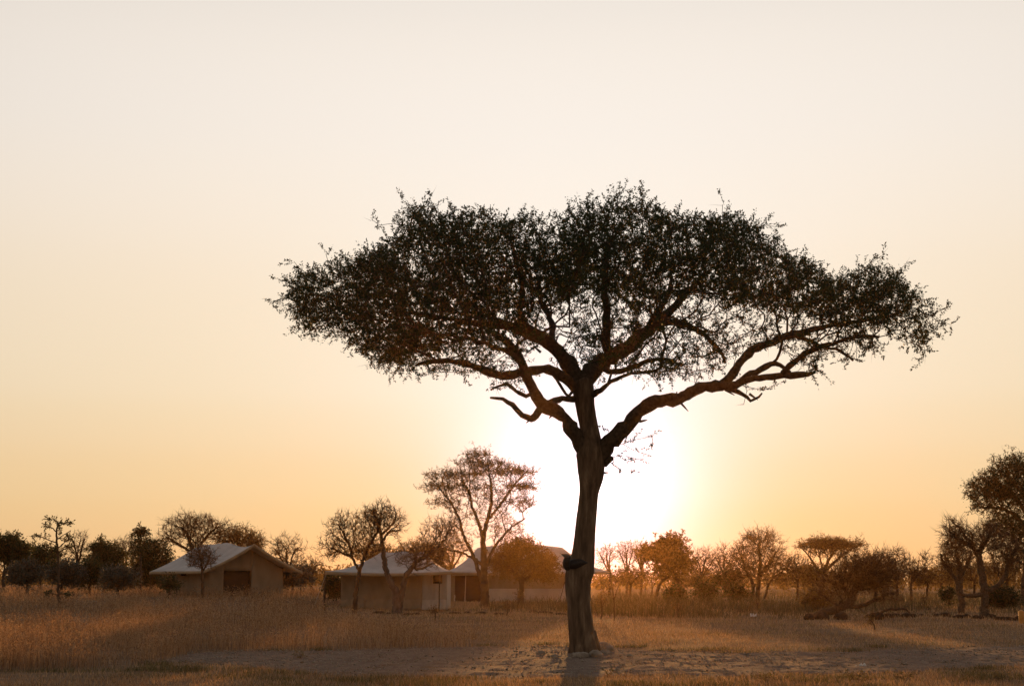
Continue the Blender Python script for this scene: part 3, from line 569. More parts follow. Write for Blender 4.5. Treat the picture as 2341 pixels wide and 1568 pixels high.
Lspec = [(10, 1350, 100, [(25, 1262, 42, 32, 170), (5, 1250, 30, 30, 90)], 'leaf2', 'green leaning tree at the left edge behind the tall grass', 'leafy_tree', [(-5, 1350, 7), (8, 1315, 6), (24, 1288, 5), (30, 1262, 3)]),
         (92, 1345, 112, [(88, 1280, 54, 34, 260)], 'leaf2', 'broad dark bushy tree behind the thin dark sapling', 'bushy_tree', None),
         (178, 1345, 118, [(180, 1240, 26, 30, 60), (172, 1268, 24, 22, 40)], None, 'pale bare tree with fan of fine twigs right of the thin dark sapling', 'bare_tree', [(178, 1345, 5), (177, 1300, 4), (178, 1262, 3), (184, 1232, 2)]),
         (238, 1345, 110, [(238, 1282, 46, 34, 230), (230, 1255, 24, 16, 50)], 'leaf2', 'dark bushy tree between the pale bare tree and the tufted sapling', 'bushy_tree', None),
         (282, 1345, 124, [(280, 1258, 38, 28, 150), (292, 1240, 26, 16, 50)], None, 'bare twiggy tree behind the tufted sapling', 'bare_tree', None),
         (352, 1350, 110, [(345, 1285, 46, 46, 330), (330, 1320, 40, 24, 120)], 'leaf2', 'dense dark green tree behind the low eave of the left tent', 'dense_tree', None),
         (62, 1350, 88, [(58, 1312, 34, 24, 120)], 'leafgrey', 'greyish leafy shrub low at the left below the green tree', 'shrub', None),
         (140, 1348, 96, [(152, 1310, 40, 26, 150)], 'leafgrey', 'greyish shrub behind the foot of the thin dark sapling', 'shrub', None),
         (205, 1348, 98, [(205, 1312, 36, 24, 130)], 'leaf2', 'low dark shrub right of the thin dark sapling', 'shrub', None),
         (270, 1350, 90, [(272, 1322, 40, 22, 120)], 'leafgrey', 'low grey green shrub below the bare twiggy tree', 'shrub', None),
         (385, 1352, 84, [(385, 1335, 22, 12, 60)], 'leaf2', 'low green shrub against the wall of the left tent', 'shrub', None),
         (657, 1342, 112, [(655, 1262, 44, 38, 190), (635, 1290, 30, 26, 60)], None, 'round bare tree just right of the left tent', 'bare_tree', None),
         (712, 1345, 104, [(708, 1298, 30, 26, 110)], None, 'small bare tree between the left and middle tents', 'bare_tree', None),
         (668, 1345, 94, [(668, 1318, 42, 18, 110)], 'leafgrey', 'low grey shrub beside the gable of the left tent', 'shrub', None),
         (742, 1360, 82, [(762, 1340, 18, 20, 90)], 'leaf2', 'dark green shrub at the corner of the middle tent', 'shrub', None),
         (845, 1330, 128, [(850, 1262, 62, 18, 170)], 'leafgold', 'low broad tree behind the left half of the middle tent roof', 'bushy_tree', None),
         (960, 1330, 132, [(965, 1262, 66, 26, 200), (1000, 1285, 40, 20, 90)], 'leafgold', 'golden backlit tree in the gap behind the middle tent', 'bushy_tree', None),
         (1030, 1335, 140, [(1040, 1262, 46, 26, 120)], None, 'fine bare tree behind the valley between the two tents', 'bare_tree', None)]
for k, (bx, by, Yk, cr_, lf, lab, nm, st) in enumerate(Lspec):
    c0 = cr_[0]
    st = st or [(bx, by, 6), (bx + 1, by - (by - c0[1]) * .4, 5), (bx + (c0[0] - bx) * .7, c0[1] + c0[3] * .3, 4), (c0[0], c0[1] - c0[3] * .2, 2.5)]
    stems = [st, [(st[1][0], st[1][1], 4), (c0[0] - c0[2] * .35, c0[1] + c0[3] * .2, 3), (c0[0] - c0[2] * .6, c0[1] - c0[3] * .2, 2)], [(st[1][0], st[1][1], 4), (c0[0] + c0[2] * .35, c0[1] + c0[3] * .1, 3), (c0[0] + c0[2] * .6, c0[1] - c0[3] * .3, 2)]]
    make_tree(nm, lab, 'shrub' if nm == 'shrub' else 'tree', (bx, by), stems, cr_, Y=Yk, group=LEFT if bx < 600 else CAMP, leaf=(6 if lf != 'leafgold' else 3, .16, .42, lf) if lf else None, twig=(3, .4, .014), seed=20 + k, seg=.45, tip=.011, thick=.6)
# right side
make_tree('thorn_tree', 'dense twiggy round thorn tree tallest in the middle of the right tree line', 'tree', (1732, 1372),
    [[(1732, 1372, 7), (1734, 1340, 6.5), (1736, 1310, 6), (1738, 1280, 4.5), (1735, 1245, 3)], [(1718, 1370, 6), (1722, 1335, 5), (1705, 1300, 4), (1695, 1270, 2.5)], [(1736, 1318, 5), (1760, 1285, 4), (1775, 1260, 2.5)], [(1748, 1368, 4), (1760, 1330, 3.5), (1790, 1305, 2.5)]],
    [(1735, 1265, 66, 46, 420), (1738, 1228, 42, 16, 110), (1690, 1290, 40, 34, 130), (1785, 1300, 45, 34, 150), (1735, 1310, 60, 24, 90)], group=RIGHT, twig=(3, .5, .013), seed=50, seg=.45, tip=.012, leaf=(1, .1, .4, 'leafgold'))
make_tree('leafy_tree', 'leafy tree with clumped dark foliage and leaning trunk right of the big trunk', 'tree', (1497, 1352),
    [[(1497, 1352, 5), (1508, 1335, 5), (1524, 1318, 4.5), (1532, 1295, 4), (1535, 1265, 3)], [(1526, 1315, 4), (1550, 1290, 3), (1560, 1270, 2)], [(1530, 1300, 3.5), (1510, 1275, 3), (1495, 1262, 2)], [(1560, 1352, 4), (1548, 1325, 4), (1536, 1300, 3)]],
    [(1530, 1268, 46, 30, 170), (1505, 1262, 36, 18, 70), (1538, 1240, 32, 14, 60), (1562, 1285, 28, 26, 60), (1478, 1272, 20, 14, 30), (1530, 1305, 36, 22, 70)], Y=118, group=RIGHT, leaf=(6, .22, .5, 'leafgold'), twig=(2, .4, .014), seed=51, seg=.45, tip=.014)
make_tree('umbrella_tree', 'flat topped umbrella shaped tree standing out above the right tree line', 'tree', (1880, 1345),
    [[(1880, 1345, 8), (1880, 1325, 7), (1884, 1305, 6), (1892, 1285, 5), (1905, 1262, 3)], [(1882, 1318, 5), (1862, 1290, 4), (1845, 1265, 2.5), (1830, 1250, 1.5)], [(1886, 1305, 5), (1915, 1278, 4), (1940, 1258, 2.5), (1960, 1247, 1.5)], [(1884, 1310, 4), (1876, 1280, 3), (1870, 1255, 2)]],
    [(1898, 1246, 80, 6, 420), (1885, 1238, 45, 5, 110), (1898, 1262, 55, 14, 90)], Y=140, group=RIGHT, twig=(3, .45, .016), seed=52, seg=.5, tip=.014, up=.25, leaf=(2, .16, .4, 'leafgold'))
make_tree('fallen_tree', 'half fallen tree with dark leaning trunk and mass of bare twigs at the clearing edge', 'tree', (1842, 1414),
    [[(1842, 1414, 5), (1872, 1402, 8), (1905, 1394, 9), (1930, 1384, 9.5), (1944, 1372, 9), (1952, 1350, 8.5), (1966, 1330, 7.5), (1988, 1315, 6), (2010, 1300, 4.5), (2030, 1285, 3)], [(1880, 1400, 6), (1888, 1412, 6.5), (1894, 1420, 5)], [(1915, 1392, 5), (1926, 1404, 5), (1936, 1414, 4)], [(1936, 1386, 5), (1962, 1386, 4.5), (1990, 1376, 4), (2012, 1366, 2.5)],
     [(1946, 1372, 4), (1930, 1340, 3), (1918, 1310, 2)], [(1952, 1350, 5), (1960, 1320, 4), (1956, 1285, 2.5)], [(1965, 1338, 5), (2000, 1332, 4), (2035, 1325, 2.5)]],
    [(1962, 1312, 66, 44, 520), (2020, 1305, 50, 40, 200), (1905, 1350, 38, 34, 120), (2020, 1355, 40, 26, 60)], group=RIGHT, twig=(3, .42, .010), seed=53, tip=.010, thick=1.05, bark='limb')
make_tree('arched_branch', 'dead branch arching out of the ground beside the half fallen tree', 'branch', (2000, 1414),
    [[(1998, 1416, 6), (2006, 1408, 4.5), (2016, 1398, 4), (2032, 1392, 4), (2052, 1393, 3.6), (2068, 1392, 3.4), (2076, 1397, 2.6), (2082, 1403, 1.6)]], [(2060, 1385, 18, 6, 10)], group=None, twig=(1, .2, .010), seed=54)
Rspec = [(1392, 1346, 150, [(1385, 1268, 26, 30, 110)], None, 'fine bare tree close against the right side of the big trunk', 'bare_tree'),
         (1432, 1346, 146, [(1432, 1264, 34, 30, 150)], None, 'golden bare tree second from the big trunk in the far tree line', 'bare_tree'),
         (1465, 1346, 152, [(1464, 1258, 26, 24, 90)], None, 'wispy bare tree just left of the clumped leafy tree', 'bare_tree'),
         (1440, 1346, 136, [(1440, 1318, 44, 18, 130)], 'leafgold', 'low golden bush below the fine bare trees by the big trunk', 'bush'),
         (1602, 1346, 124, [(1612, 1284, 38, 34, 190)], None, 'small bare vase shaped tree right of the clumped leafy tree', 'bare_tree'),
         (1655, 1346, 130, [(1655, 1280, 34, 38, 140)], None, 'wispy bare tree left of the dense thorn tree', 'bare_tree'),
         (1590, 1346, 138, [(1590, 1325, 60, 18, 150)], 'leafgold', 'low dark bush under the small vase shaped tree', 'bush'),
         (1665, 1348, 126, [(1668, 1322, 40, 20, 130)], 'leaf2', 'dark bush at the left foot of the dense thorn tree', 'bush'),
         (1822, 1350, 118, [(1818, 1300, 40, 36, 190)], None, 'bare bushy tree between the dense thorn tree and umbrella tree', 'bare_tree'),
         (1858, 1350, 112, [(1860, 1312, 36, 26, 130)], 'leafgold', 'brownish bush below the umbrella tree', 'bush'),
         (2000, 1350, 100, [(1990, 1290, 50, 36, 240)], None, 'rounded twiggy tree directly behind the half fallen tree', 'bare_tree'),
         (2050, 1350, 104, [(2045, 1288, 42, 36, 200)], None, 'rounded twiggy tree behind the right end of the half fallen tree', 'bare_tree'),
         (2082, 1350, 96, [(2095, 1302, 30, 24, 80), (2118, 1278, 12, 16, 24)], None, 'small crooked bare tree in the gap left of the tall right trees', 'bare_tree'),
         (2118, 1348, 118, [(2115, 1320, 44, 18, 120)], 'leafgold', 'low bush in the gap left of the tall right trees', 'bush'),
         (2150, 1346, 128, [(2160, 1312, 50, 20, 130)], 'leafgold', 'low far bush behind the slim right tree', 'bush'),
         (2225, 1346, 130, [(2215, 1305, 60, 26, 150)], 'leafgold', 'low far bush behind the twin right trunks', 'bush'),
         (2300, 1346, 126, [(2305, 1300, 60, 30, 160)], 'leafgold', 'low far bush near the right edge behind the trunks', 'bush'),
         (2300, 1390, 78, [(2292, 1368, 34, 22, 150)], 'leaf2', 'dark round shrub low at the right edge', 'shrub'),
         (2168, 1378, 80, [(2168, 1362, 12, 14, 60)], 'leaf2', 'small upright dark shrub left of the slim right tree', 'shrub'),
         (1545, 1385, 92, [(1545, 1362, 22, 16, 70)], 'leaf2', 'small green shrub in the undergrowth below the clumped leafy tree', 'shrub'),
         (1612, 1378, 98, [(1612, 1352, 24, 16, 80)], 'leaf2', 'small green shrub in the undergrowth below the vase shaped tree', 'shrub'),
         (1690, 1372, 100, [(1685, 1355, 26, 14, 70)], 'leaf2', 'low green shrub in the undergrowth left of the dense thorn tree', 'shrub'),
         (1862, 1398, 74, [(1862, 1372, 30, 22, 90)], 'leafgold', 'brown twiggy shrub behind the roots of the half fallen tree', 'shrub')]
for k, (bx, by, Yk, cr_, lf, lab, nm) in enumerate(Rspec):
    c0 = cr_[0]; rr = 2.2 if nm == 'shrub' else 5
    st = [(bx, by, rr), (bx + 2, by - (by - c0[1]) * .4, rr * .85), (bx + (c0[0] - bx) * .7, c0[1] + c0[3] * .3, rr * .7), (c0[0] + 3, c0[1] - c0[3] * .3, rr * .4)]
    stems = [st, [(st[1][0], st[1][1], rr * .7), (c0[0] - c0[2] * .35, c0[1] + c0[3] * .2, rr * .5), (c0[0] - c0[2] * .6, c0[1] - c0[3] * .2, rr * .3)], [(st[1][0], st[1][1], rr * .7), (c0[0] + c0[2] * .35, c0[1] + c0[3] * .1, rr * .5), (c0[0] + c0[2] * .6, c0[1] - c0[3] * .3, rr * .3)]]
    make_tree(nm, lab, 'shrub' if nm in ('shrub', 'bush') else 'tree', (bx, by), stems, cr_, Y=Yk, group=RIGHT if bx > 1900 else FAR, leaf=(5 if lf != 'leafgold' else 3, .15, .42, lf) if lf else None, twig=(3, .42, .014), seed=80 + k, seg=.45, tip=.011, thick=.6)
make_tree('slim_tree', 'slim forked dark tree left of the twin branched right tree', 'tree', (2199, 1402),
    [[(2199, 1402, 8), (2198, 1370, 7.5), (2193, 1345, 8), (2196, 1318, 6.5), (2192, 1290, 5), (2185, 1260, 3)], [(2192, 1335, 5), (2176, 1312, 4), (2160, 1290, 3), (2150, 1265, 2)], [(2197, 1315, 4.5), (2214, 1285, 3.5), (2222, 1260, 2)]],
    [(2188, 1268, 42, 40, 240), (2165, 1280, 24, 26, 70)], group=RIGHT, twig=(3, .34, .010), seed=60, thick=1.0, bark='limb')
make_tree('forked_tree', 'dark tree with low broken side branch and wide forked limbs at the right', 'tree', (2251, 1412),
    [[(2251, 1412, 12), (2250, 1385, 9.5), (2250, 1355, 9), (2247, 1325, 8.5), (2241, 1295, 8), (2235, 1268, 6.5), (2220, 1248, 5), (2195, 1235, 4), (2172, 1215, 2)], [(2236, 1272, 5.5), (2250, 1245, 5), (2262, 1222, 4), (2278, 1195, 2.5)], [(2249, 1360, 6), (2228, 1361, 5), (2208, 1361, 4.5), (2192, 1352, 3)],
     [(2250, 1355, 7), (2275, 1342, 6), (2295, 1322, 5.5), (2305, 1290, 4.5), (2318, 1262, 3.5), (2330, 1245, 2)], [(2225, 1252, 4), (2200, 1218, 3), (2175, 1190, 1.6)]],
    [(2205, 1235, 52, 34, 230), (2255, 1225, 45, 34, 170), (2300, 1265, 45, 40, 190), (2180, 1205, 26, 22, 60)], group=RIGHT, twig=(3, .36, .010), seed=61, bark='limb', thick=1.0)
make_tree('tall_tree', 'tall leafy tree with big rounded dark crown cut by the right edge', 'tree', (2345, 1385),
    [[(2345, 1385, 11), (2344, 1340, 10), (2348, 1290, 10), (2352, 1240, 9), (2350, 1190, 8), (2345, 1150, 6), (2335, 1110, 4)], [(2351, 1210, 6), (2315, 1175, 5), (2280, 1160, 4), (2240, 1160, 2.5)], [(2350, 1180, 6), (2320, 1135, 5), (2285, 1105, 3.5), (2260, 1090, 2)], [(2352, 1200, 6), (2390, 1160, 5), (2420, 1130, 3)], [(2350, 1250, 5), (2320, 1228, 4), (2290, 1215, 2.5)]],
    [(2335, 1100, 95, 66, 520), (2270, 1130, 64, 48, 240), (2400, 1130, 70, 60, 160), (2320, 1205, 70, 36, 220), (2345, 1260, 60, 30, 120)], group=RIGHT, leaf=(6, .12, .4, 'leaf'), twig=(3, .36, .012), seed=62, seg=.4, tip=.011, thick=.9, bark='limb')
for k, (bx, by, tx, ty, lab) in enumerate([(1405, 1418, 1396, 1300, 'thin leafy sapling right of the big trunk with bare lower stem'), (1488, 1366, 1490, 1318, 'slender forked sapling in the undergrowth below the clumped leafy tree'), (1432, 1352, 1430, 1318, 'short far sapling left of the slender forked sapling'),
                                            (1547, 1412, 1549, 1378, 'tiny sapling at the clearing edge with few leaves'), (1374, 1414, 1374, 1352, 'very thin sapling almost touching the right side of the big trunk'), (1731, 1398, 1729, 1368, 'bare upright stick in the undergrowth below the dense thorn tree'), (2110, 1390, 2112, 1360, 'thin upright twig left of the slim right tree'),
                                            (995, 1418, 992, 1385, 'small bare twig plant in front of the middle tent corner'), (1158, 1408, 1160, 1372, 'small dark sapling in front of the tall thorn tree'), (1182, 1402, 1184, 1345, 'thin whippy sapling in front of the low rounded tree'), (2000, 1440, 1990, 1410, 'little weed with crooked stem on the right lawn'), (742, 1400, 740, 1385, 'tiny weed at the left foot of the middle tent')]):
    hgt = by - ty
    make_tree('sapling', lab, 'sapling', (bx, by), [[(bx, by, 2.2), (bx + (tx - bx) * .4 + 2, by - hgt * .4, 1.9), (tx, ty + hgt * .2, 1.3), (tx, ty, .8)], [(bx + (tx - bx) * .4 + 2, by - hgt * .4, 1.4), (tx + hgt * .16, by - hgt * .7, 1)]],
              [(tx, ty + hgt * .3, hgt * .22 + 3, hgt * .28, 40)], group='saplings around the clearing', leaf=(2, .06, .45, 'leafgold'), twig=(2, .18, .007), seed=140 + k, seg=.2, tip=.006)
for k, (bx, by, w, lab) in enumerate([(1960, 1562, 40, 'dark green leafy weed at the bottom edge right of the trunk'), (2065, 1560, 34, 'second green leafy weed at the bottom edge further right'), (685, 1506, 20, 'small green weed on the stony track left of the trunk'), (1750, 1556, 26, 'low green weed at the near edge of the track'), (2290, 1556, 30, 'green weed at the bottom right of the picture'), (1395, 1545, 20, 'tiny dark weed on the track in front of the trunk')]):
    make_tree('weed', lab, 'weed', (bx, by), [[(bx, by, 1.0), (bx + 2, by - w * .25, .8), (bx, by - w * .5, .5)]], [(bx, by - w * .35, w * .8, w * .4, 36)], group='green weeds near the track', leaf=(5, .035, .4, 'greengrass'), twig=(2, .08, .003), seed=170 + k, seg=.08, tip=.003, bark='twig', depth=.6)
# far belt of bush that closes the horizon
g = Geo(); rg = np.random.default_rng(77); nb = 900
a_ = rg.uniform(-.62, .62, nb); d_ = rg.uniform(190, 330, nb); bxs, bys = np.sin(a_) * d_, np.cos(a_) * d_; hh = rg.uniform(1.6, 4.2, nb) * (.6 + .9 * fbm(bxs * .03, bys * .01, 6))
idx = np.repeat(np.arange(nb), 70); v = norm(rg.normal(size=(len(idx), 3))) * rg.random((len(idx), 1)) ** .4
P = np.stack([bxs[idx] + v[:, 0] * hh[idx] * .9, bys[idx] + v[:, 1] * hh[idx] * .9, H(bxs, bys)[idx] + hh[idx] * (.5 + .5 * v[:, 2])], 1)
leaves(g, P, rg.normal(size=P.shape) + [0, 0, .4], rg.uniform(.4, 1.0, len(P)), rg.uniform(.15, .4, len(P)), rg)
tag(g.build('distant_bush', 'leafgold'), 'far low belt of dry bush closing the horizon', 'bush', kind='stuff')

# ------------------------------------------------------------------ tents
def loft(g, A, B, n=8, sag=0.0, down=(0, 0, -1), wr=0.0, seed=0, pw=1.0):
    """sheet between two equally long polylines, sagging between them, with wrinkles"""
    A, B = np.asarray(A, float), np.asarray(B, float); t = np.linspace(0, 1, n + 1); m = len(A)
    P = A[:, None] * (1 - t)[None, :, None] + B[:, None] * t[None, :, None]
    P = P + (sag * 4 * t * (1 - t))[None, :, None] * np.asarray(down)
    if wr: P = P + ((fbm(np.arange(m)[:, None] * .55 + seed * 9, t[None] * 2.2 + seed, seed) - .5) * wr)[..., None] * np.array([.2, -1, .3])
    i, j = np.meshgrid(np.arange(m - 1), np.arange(n), indexing='ij'); k = n + 1
    g.add(P.reshape(-1, 3), np.stack([i * k + j, (i + 1) * k + j, (i + 1) * k + j + 1, i * k + j + 1], -1).reshape(-1, 4))
def line(a, b, n): return np.asarray(a, float)[None] * (1 - np.linspace(0, 1, n))[:, None] + np.asarray(b, float)[None] * np.linspace(0, 1, n)[:, None]
def sheet(name, a, b, h0, h1, mat, parent, n=24, wr=.05, seed=0, m=8, flare=0.0):
    """upright cloth from a to b (ground points), between heights h0 and h1"""
    g = Geo(); a, b = np.asarray(a, float), np.asarray(b, float); d = norm(b - a); nn = np.array([d[1], -d[0], 0]) * flare
    loft(g, line(a + [0, 0, h1], b + [0, 0, h1], n), line(a + [0, 0, h0] + nn, b + [0, 0, h0] + nn, n), m, 0, (0, 0, -1), wr, seed); o = g.build(name, mat, parent, True)
    md = o.modifiers.new('thickness', 'SOLIDIFY'); md.thickness = .012; return o
def stick(name, a, b, r, mat, parent=None, k=8):
    g = Geo(); P = line(a, b, 5); P[1:-1] += np.random.default_rng(int(abs(a[0] * 100))).normal(size=(3, 3)) * r * .25; tube(g, P, np.full(5, r), k); return g.build(name, mat, parent, True)
def hip_roof(parent, eF, eB, rdg, ze, zr, sag, mat='roof', hump=0.0, seed=0):
    """eF/eB: front and back eave ends (left, right) xy; rdg: ridge ends xy"""
    n = 26; L, Rr = 0, 1; g = Geo()
    f = line([*eF[0], ze], [*eF[1], ze], n); f[:, 2] -= .10 * np.sin(np.linspace(0, math.pi, n)); bk = line([*eB[0], ze], [*eB[1], ze], n)
    r = line([*rdg[0], zr], [*rdg[1], zr], n); u = np.linspace(0, 1, n); r[:, 2] += hump * np.sin(u * math.pi) - .06 * np.sin(u * math.pi * 2) ** 2
    loft(g, r, f, 12, sag, (0, 0, -1), .05, seed); loft(g, bk, r, 12, sag, (0, 0, -1), .05, seed + 1)
    for s, rev in ((0, 0), (-1, 1)):
        e = line(f[s], bk[s], 10); rr = np.repeat(r[s][None], 10, 0); loft(g, rr if rev else e, e if rev else rr, 12, sag, (0, 0, -1), 0, seed)
    o = g.build('roof', mat, parent, True); o.modifiers.new('thickness', 'SOLIDIFY').thickness = .025
    g = Geo(); loft(g, f + [0, -.01, .005], f + [0, -.02, -.15], 2, 0, (0, 0, -1), .03, seed); v = g.build('valance', 'trim', o, True); v.modifiers.new('thickness', 'SOLIDIFY').thickness = .01
    return o
# middle tent
p0 = ground(900, 1393); YM = p0[1]; sM = YM / F; gz = p0[2]
tent = empty('canvas_tent', p0); tag(tent, 'middle khaki canvas tent with grey hipped roof behind the gnarled bare tree', 'tent', 'safari tents')
xw = lambda px_, y=YM: at(px_, 1330, y)[0]
zt = lambda py_, y=YM: at(900, py_, y)[2]
wl, wm, wr_ = xw(780), xw(966), xw(1022); he = zt(1304) - gz
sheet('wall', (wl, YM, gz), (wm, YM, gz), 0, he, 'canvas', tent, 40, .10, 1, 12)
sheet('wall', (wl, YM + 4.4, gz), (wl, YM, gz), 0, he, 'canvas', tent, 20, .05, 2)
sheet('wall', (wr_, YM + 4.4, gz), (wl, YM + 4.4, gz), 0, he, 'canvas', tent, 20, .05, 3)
fp = sheet('front_panel', (wm, YM - .02, gz), (wr_, YM - .05, gz), 0, he, 'pale', tent, 22, .14, 4, 12)
tag(fp, 'paler wrinkled canvas panel with small window')
sheet('wall', (wr_, YM - .05, gz), (wr_, YM + 4.4, gz), 0, he, 'pale', tent, 20, .06, 5)
g = Geo(); xa, xb = xw(990), xw(1011); za, zb = zt(1333), zt(1311); loft(g, line([xa, YM - .14, zb], [xb, YM - .15, zb], 5), line([xa, YM - .14, za], [xb, YM - .15, za], 5), 4); w_ = g.build('window', 'mesh', fp); w_.modifiers.new('thickness', 'SOLIDIFY').thickness = .02
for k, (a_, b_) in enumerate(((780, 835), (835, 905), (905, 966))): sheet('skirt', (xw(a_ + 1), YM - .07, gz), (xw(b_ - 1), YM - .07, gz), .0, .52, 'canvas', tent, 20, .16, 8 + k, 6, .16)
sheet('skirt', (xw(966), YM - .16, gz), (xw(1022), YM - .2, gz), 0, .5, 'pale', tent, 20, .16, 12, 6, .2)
for px_ in (850, 905): stick('seam', (xw(px_), YM - .075, gz + .5), (xw(px_), YM - .075, gz + he), .012, 'canvas', tent, 5)
hip_roof(tent, ((xw(748), YM - .9), (xw(1034), YM - .9)), ((xw(748), YM + 5.2), (xw(1034), YM + 5.2)), ((xw(872, YM + 2.1), YM + 2.1), (xw(968, YM + 2.1), YM + 2.1)), zt(1306, YM - .9), zt(1262, YM + 2.1), .24, 'roof', .03, 3)
stick('pole', (xw(742, YM - .8), YM - .8, gz - .1), (xw(743, YM - .8), YM - .8, zt(1304, YM - .9)), .035, 'pole', tent); stick('pole', (xw(1004, YM - .8), YM - .85, gz - .1), (xw(1005, YM - .8), YM - .85, zt(1306, YM - .9)), .035, 'pole', tent)
stick('guy_rope', (xw(748, YM - .9), YM - .9, zt(1305, YM - .9)), (xw(716, YM - 1.2), YM - 1.2, gz), .008, 'palepole', tent, 4)
# large tent behind the trunk
p0 = ground(1180, 1375); YB = p0[1]; gz = p0[2]
tent = empty('canvas_tent', p0); tag(tent, 'large canvas tent with grey roof and dark open front partly hidden by the big trunk', 'tent', 'safari tents')
xw = lambda px_, y=YB: at(px_, 1330, y)[0]
zt = lambda py_, y=YB: at(1180, py_, y)[2]
he = zt(1306) - gz; xo0, xo1 = xw(1040), xw(1102)
sheet('wall', (xw(1030), YB, gz), (xo0, YB, gz), 0, he, 'canvas', tent, 8, .03, 21); sheet('wall', (xo1, YB, gz), (xw(1292), YB, gz), 0, he, 'canvas', tent, 40, .08, 22)
sheet('wall', (xw(1030), YB + 6, gz), (xw(1030), YB, gz), 0, he, 'canvas', tent, 16, .05, 23); sheet('wall', (xw(1350), YB, gz), (xw(1350), YB + 6, gz), 0, he, 'canvas', tent, 16, .05, 24); sheet('wall', (xw(1350), YB + 6, gz), (xw(1030), YB + 6, gz), 0, he, 'canvas', tent, 20, .05, 25)
sheet('wall', (xw(1292), YB, gz), (xw(1350), YB, gz), 0, he, 'canvas', tent, 14, .06, 26); sheet('lintel', (xo0, YB - .01, gz), (xo1, YB - .01, gz), zt(1315) - gz, he, 'canvas', tent, 8, .02, 27, 2)
sheet('dark_mesh_panel', (xo0, YB + .25, gz), (xo1, YB + .25, gz), 0, zt(1314) - gz, 'mesh', tent, 10, .05, 28)  # dark mesh sheet added in the opening, stands in for the shaded inside
stick('rail', (xo0 - .2, YB - .06, zt(1314)), (xo1 + .5, YB - .06, zt(1314)), .035, 'palepole', tent); stick('pole', (xw(1063), YB - .08, gz), (xw(1065), YB - .08, zt(1313)), .03, 'palepole', tent); stick('pole', (xo0 - .02, YB - .08, gz), (xo0 - .02, YB - .08, zt(1372) + .4), .05, 'palepole', tent)
for k, (a_, b_) in enumerate(((1114, 1200), (1200, 1288))): sheet('skirt', (xw(a_), YB - .1, gz), (xw(b_), YB - .1, gz), 0, zt(1345) - gz, 'pale', tent, 20, .12, 30 + k, 6, .15)
g = Geo(); loft(g, line([xw(1296), YB - .3, zt(1320)], [xw(1312), YB - .3, zt(1322)], 12), line([xw(1268), YB - 1.2, gz], [xw(1318), YB - 1.2, gz], 12), 10, .05, (0, 1, 0), .22, 33); fl_ = g.build('side_flap', 'pale', tent, True); fl_.modifiers.new('thickness', 'SOLIDIFY').thickness = .012
stick('pole', (xw(1279, YB - 1.3), YB - 1.3, gz), (xw(1291, YB - 1), YB - 1, zt(1330)), .03, 'pole', tent)
hip_roof(tent, ((xw(1020), YB - .9), (xw(1392), YB - .9)), ((xw(1020), YB + 7), (xw(1392), YB + 7)), ((xw(1092, YB + 3), YB + 3), (xw(1286, YB + 3), YB + 3)), zt(1307, YB - .9), zt(1252, YB + 3), .28, 'roof', .36, 7)
# left tent, seen at an angle with its gable towards the clearing
cx_ = at(490, 1350, 92); gz = float(H(cx_[0], 92)); tent = empty('canvas_tent', (cx_[0], 92, gz)); tag(tent, 'left canvas tent with pale pitched roof and dark doorway in its gable', 'tent', 'safari tents')
th = R(36); ca, sa = math.cos(th), math.sin(th)
O = at(562, 1350, 90); O[2] = gz
def W(u, v, z): return np.array([O[0] + u * ca - v * sa, O[1] + u * sa + v * ca, gz + z])       # u along the gable, v back along the ridge
wd, ln, he, hr = 2.55, 6.4, 1.8, 3.12
gb_ = lambda u: he + (hr - he) * (1 - abs(u) / wd)
def gable(name, v, holes, mat='canvas'):
    g = Geo(); us = np.linspace(-wd, wd, 31)
    top = np.array([W(u, v, gb_(u) - .12) for u in us]); bot = np.array([W(u, v, 0) for u in us])
    d0, d1, hd = holes
    for a0, a1 in ((0, min(30, np.searchsorted(us, d0))), (min(30, np.searchsorted(us, d1)), 30)):
        if a1 > a0: loft(g, top[a0:a1 + 1], bot[a0:a1 + 1], 10, 0, (0, 0, -1), .05, 4)
    a0, a1 = min(30, np.searchsorted(us, d0)), min(30, np.searchsorted(us, d1))
    if a1 > a0: loft(g, top[a0:a1 + 1], np.array([W(u, v, hd) for u in us[a0:a1 + 1]]), 4, 0, (0, 0, -1), .02, 5)
    o = g.build(name, mat, tent, True); o.modifiers.new('thickness', 'SOLIDIFY').thickness = .015; return us[a0], us[a1]
u0, u1 = gable('gable_wall', 0, (-1.55, .2, 1.55)); gable('gable_wall', ln, (9, 9, 0))
sheet('dark_mesh_panel', W(u0, .18, 0), W(u1, .18, 0), 0, 1.57, 'mesh', tent, 10, .05, 41)  # doorway shade put into the colour of this dark mesh sheet
sheet('wall', W(-wd, ln, 0), W(-wd, 0, 0), 0, he, 'canvas', tent, 26, .06, 42); sheet('wall', W(wd, 0, 0), W(wd, ln, 0), 0, he, 'canvas', tent, 26, .06, 43)
g = Geo(); loft(g, line(W(-wd - .06, ln * .62, 1.55), W(-wd - .06, ln * .5, 1.55), 4), line(W(-wd - .06, ln * .62, 1.25), W(-wd - .06, ln * .5, 1.25), 4), 3); g.build('window', 'mesh', tent).modifiers.new('thickness', 'SOLIDIFY').thickness = .02
g = Geo(); n = 30; vv = np.linspace(-1.0, ln + .9, n); dip = -.16 * np.sin((vv + 1) / (ln + 1.9) * math.pi * 3) * (vv < 4.5) + .10 * (vv > 4)
ridge_ = np.array([W(0, v, hr + .06 + d) for v, d in zip(vv, dip)]); eL = np.array([W(-wd - .85, v, he - .30) for v in vv]); eR = np.array([W(wd + .85, v, he - .30) for v in vv])
loft(g, ridge_, eL, 14, .12, (0, 0, -1), .05, 6); loft(g, eR, ridge_, 14, .12, (0, 0, -1), .05, 7)
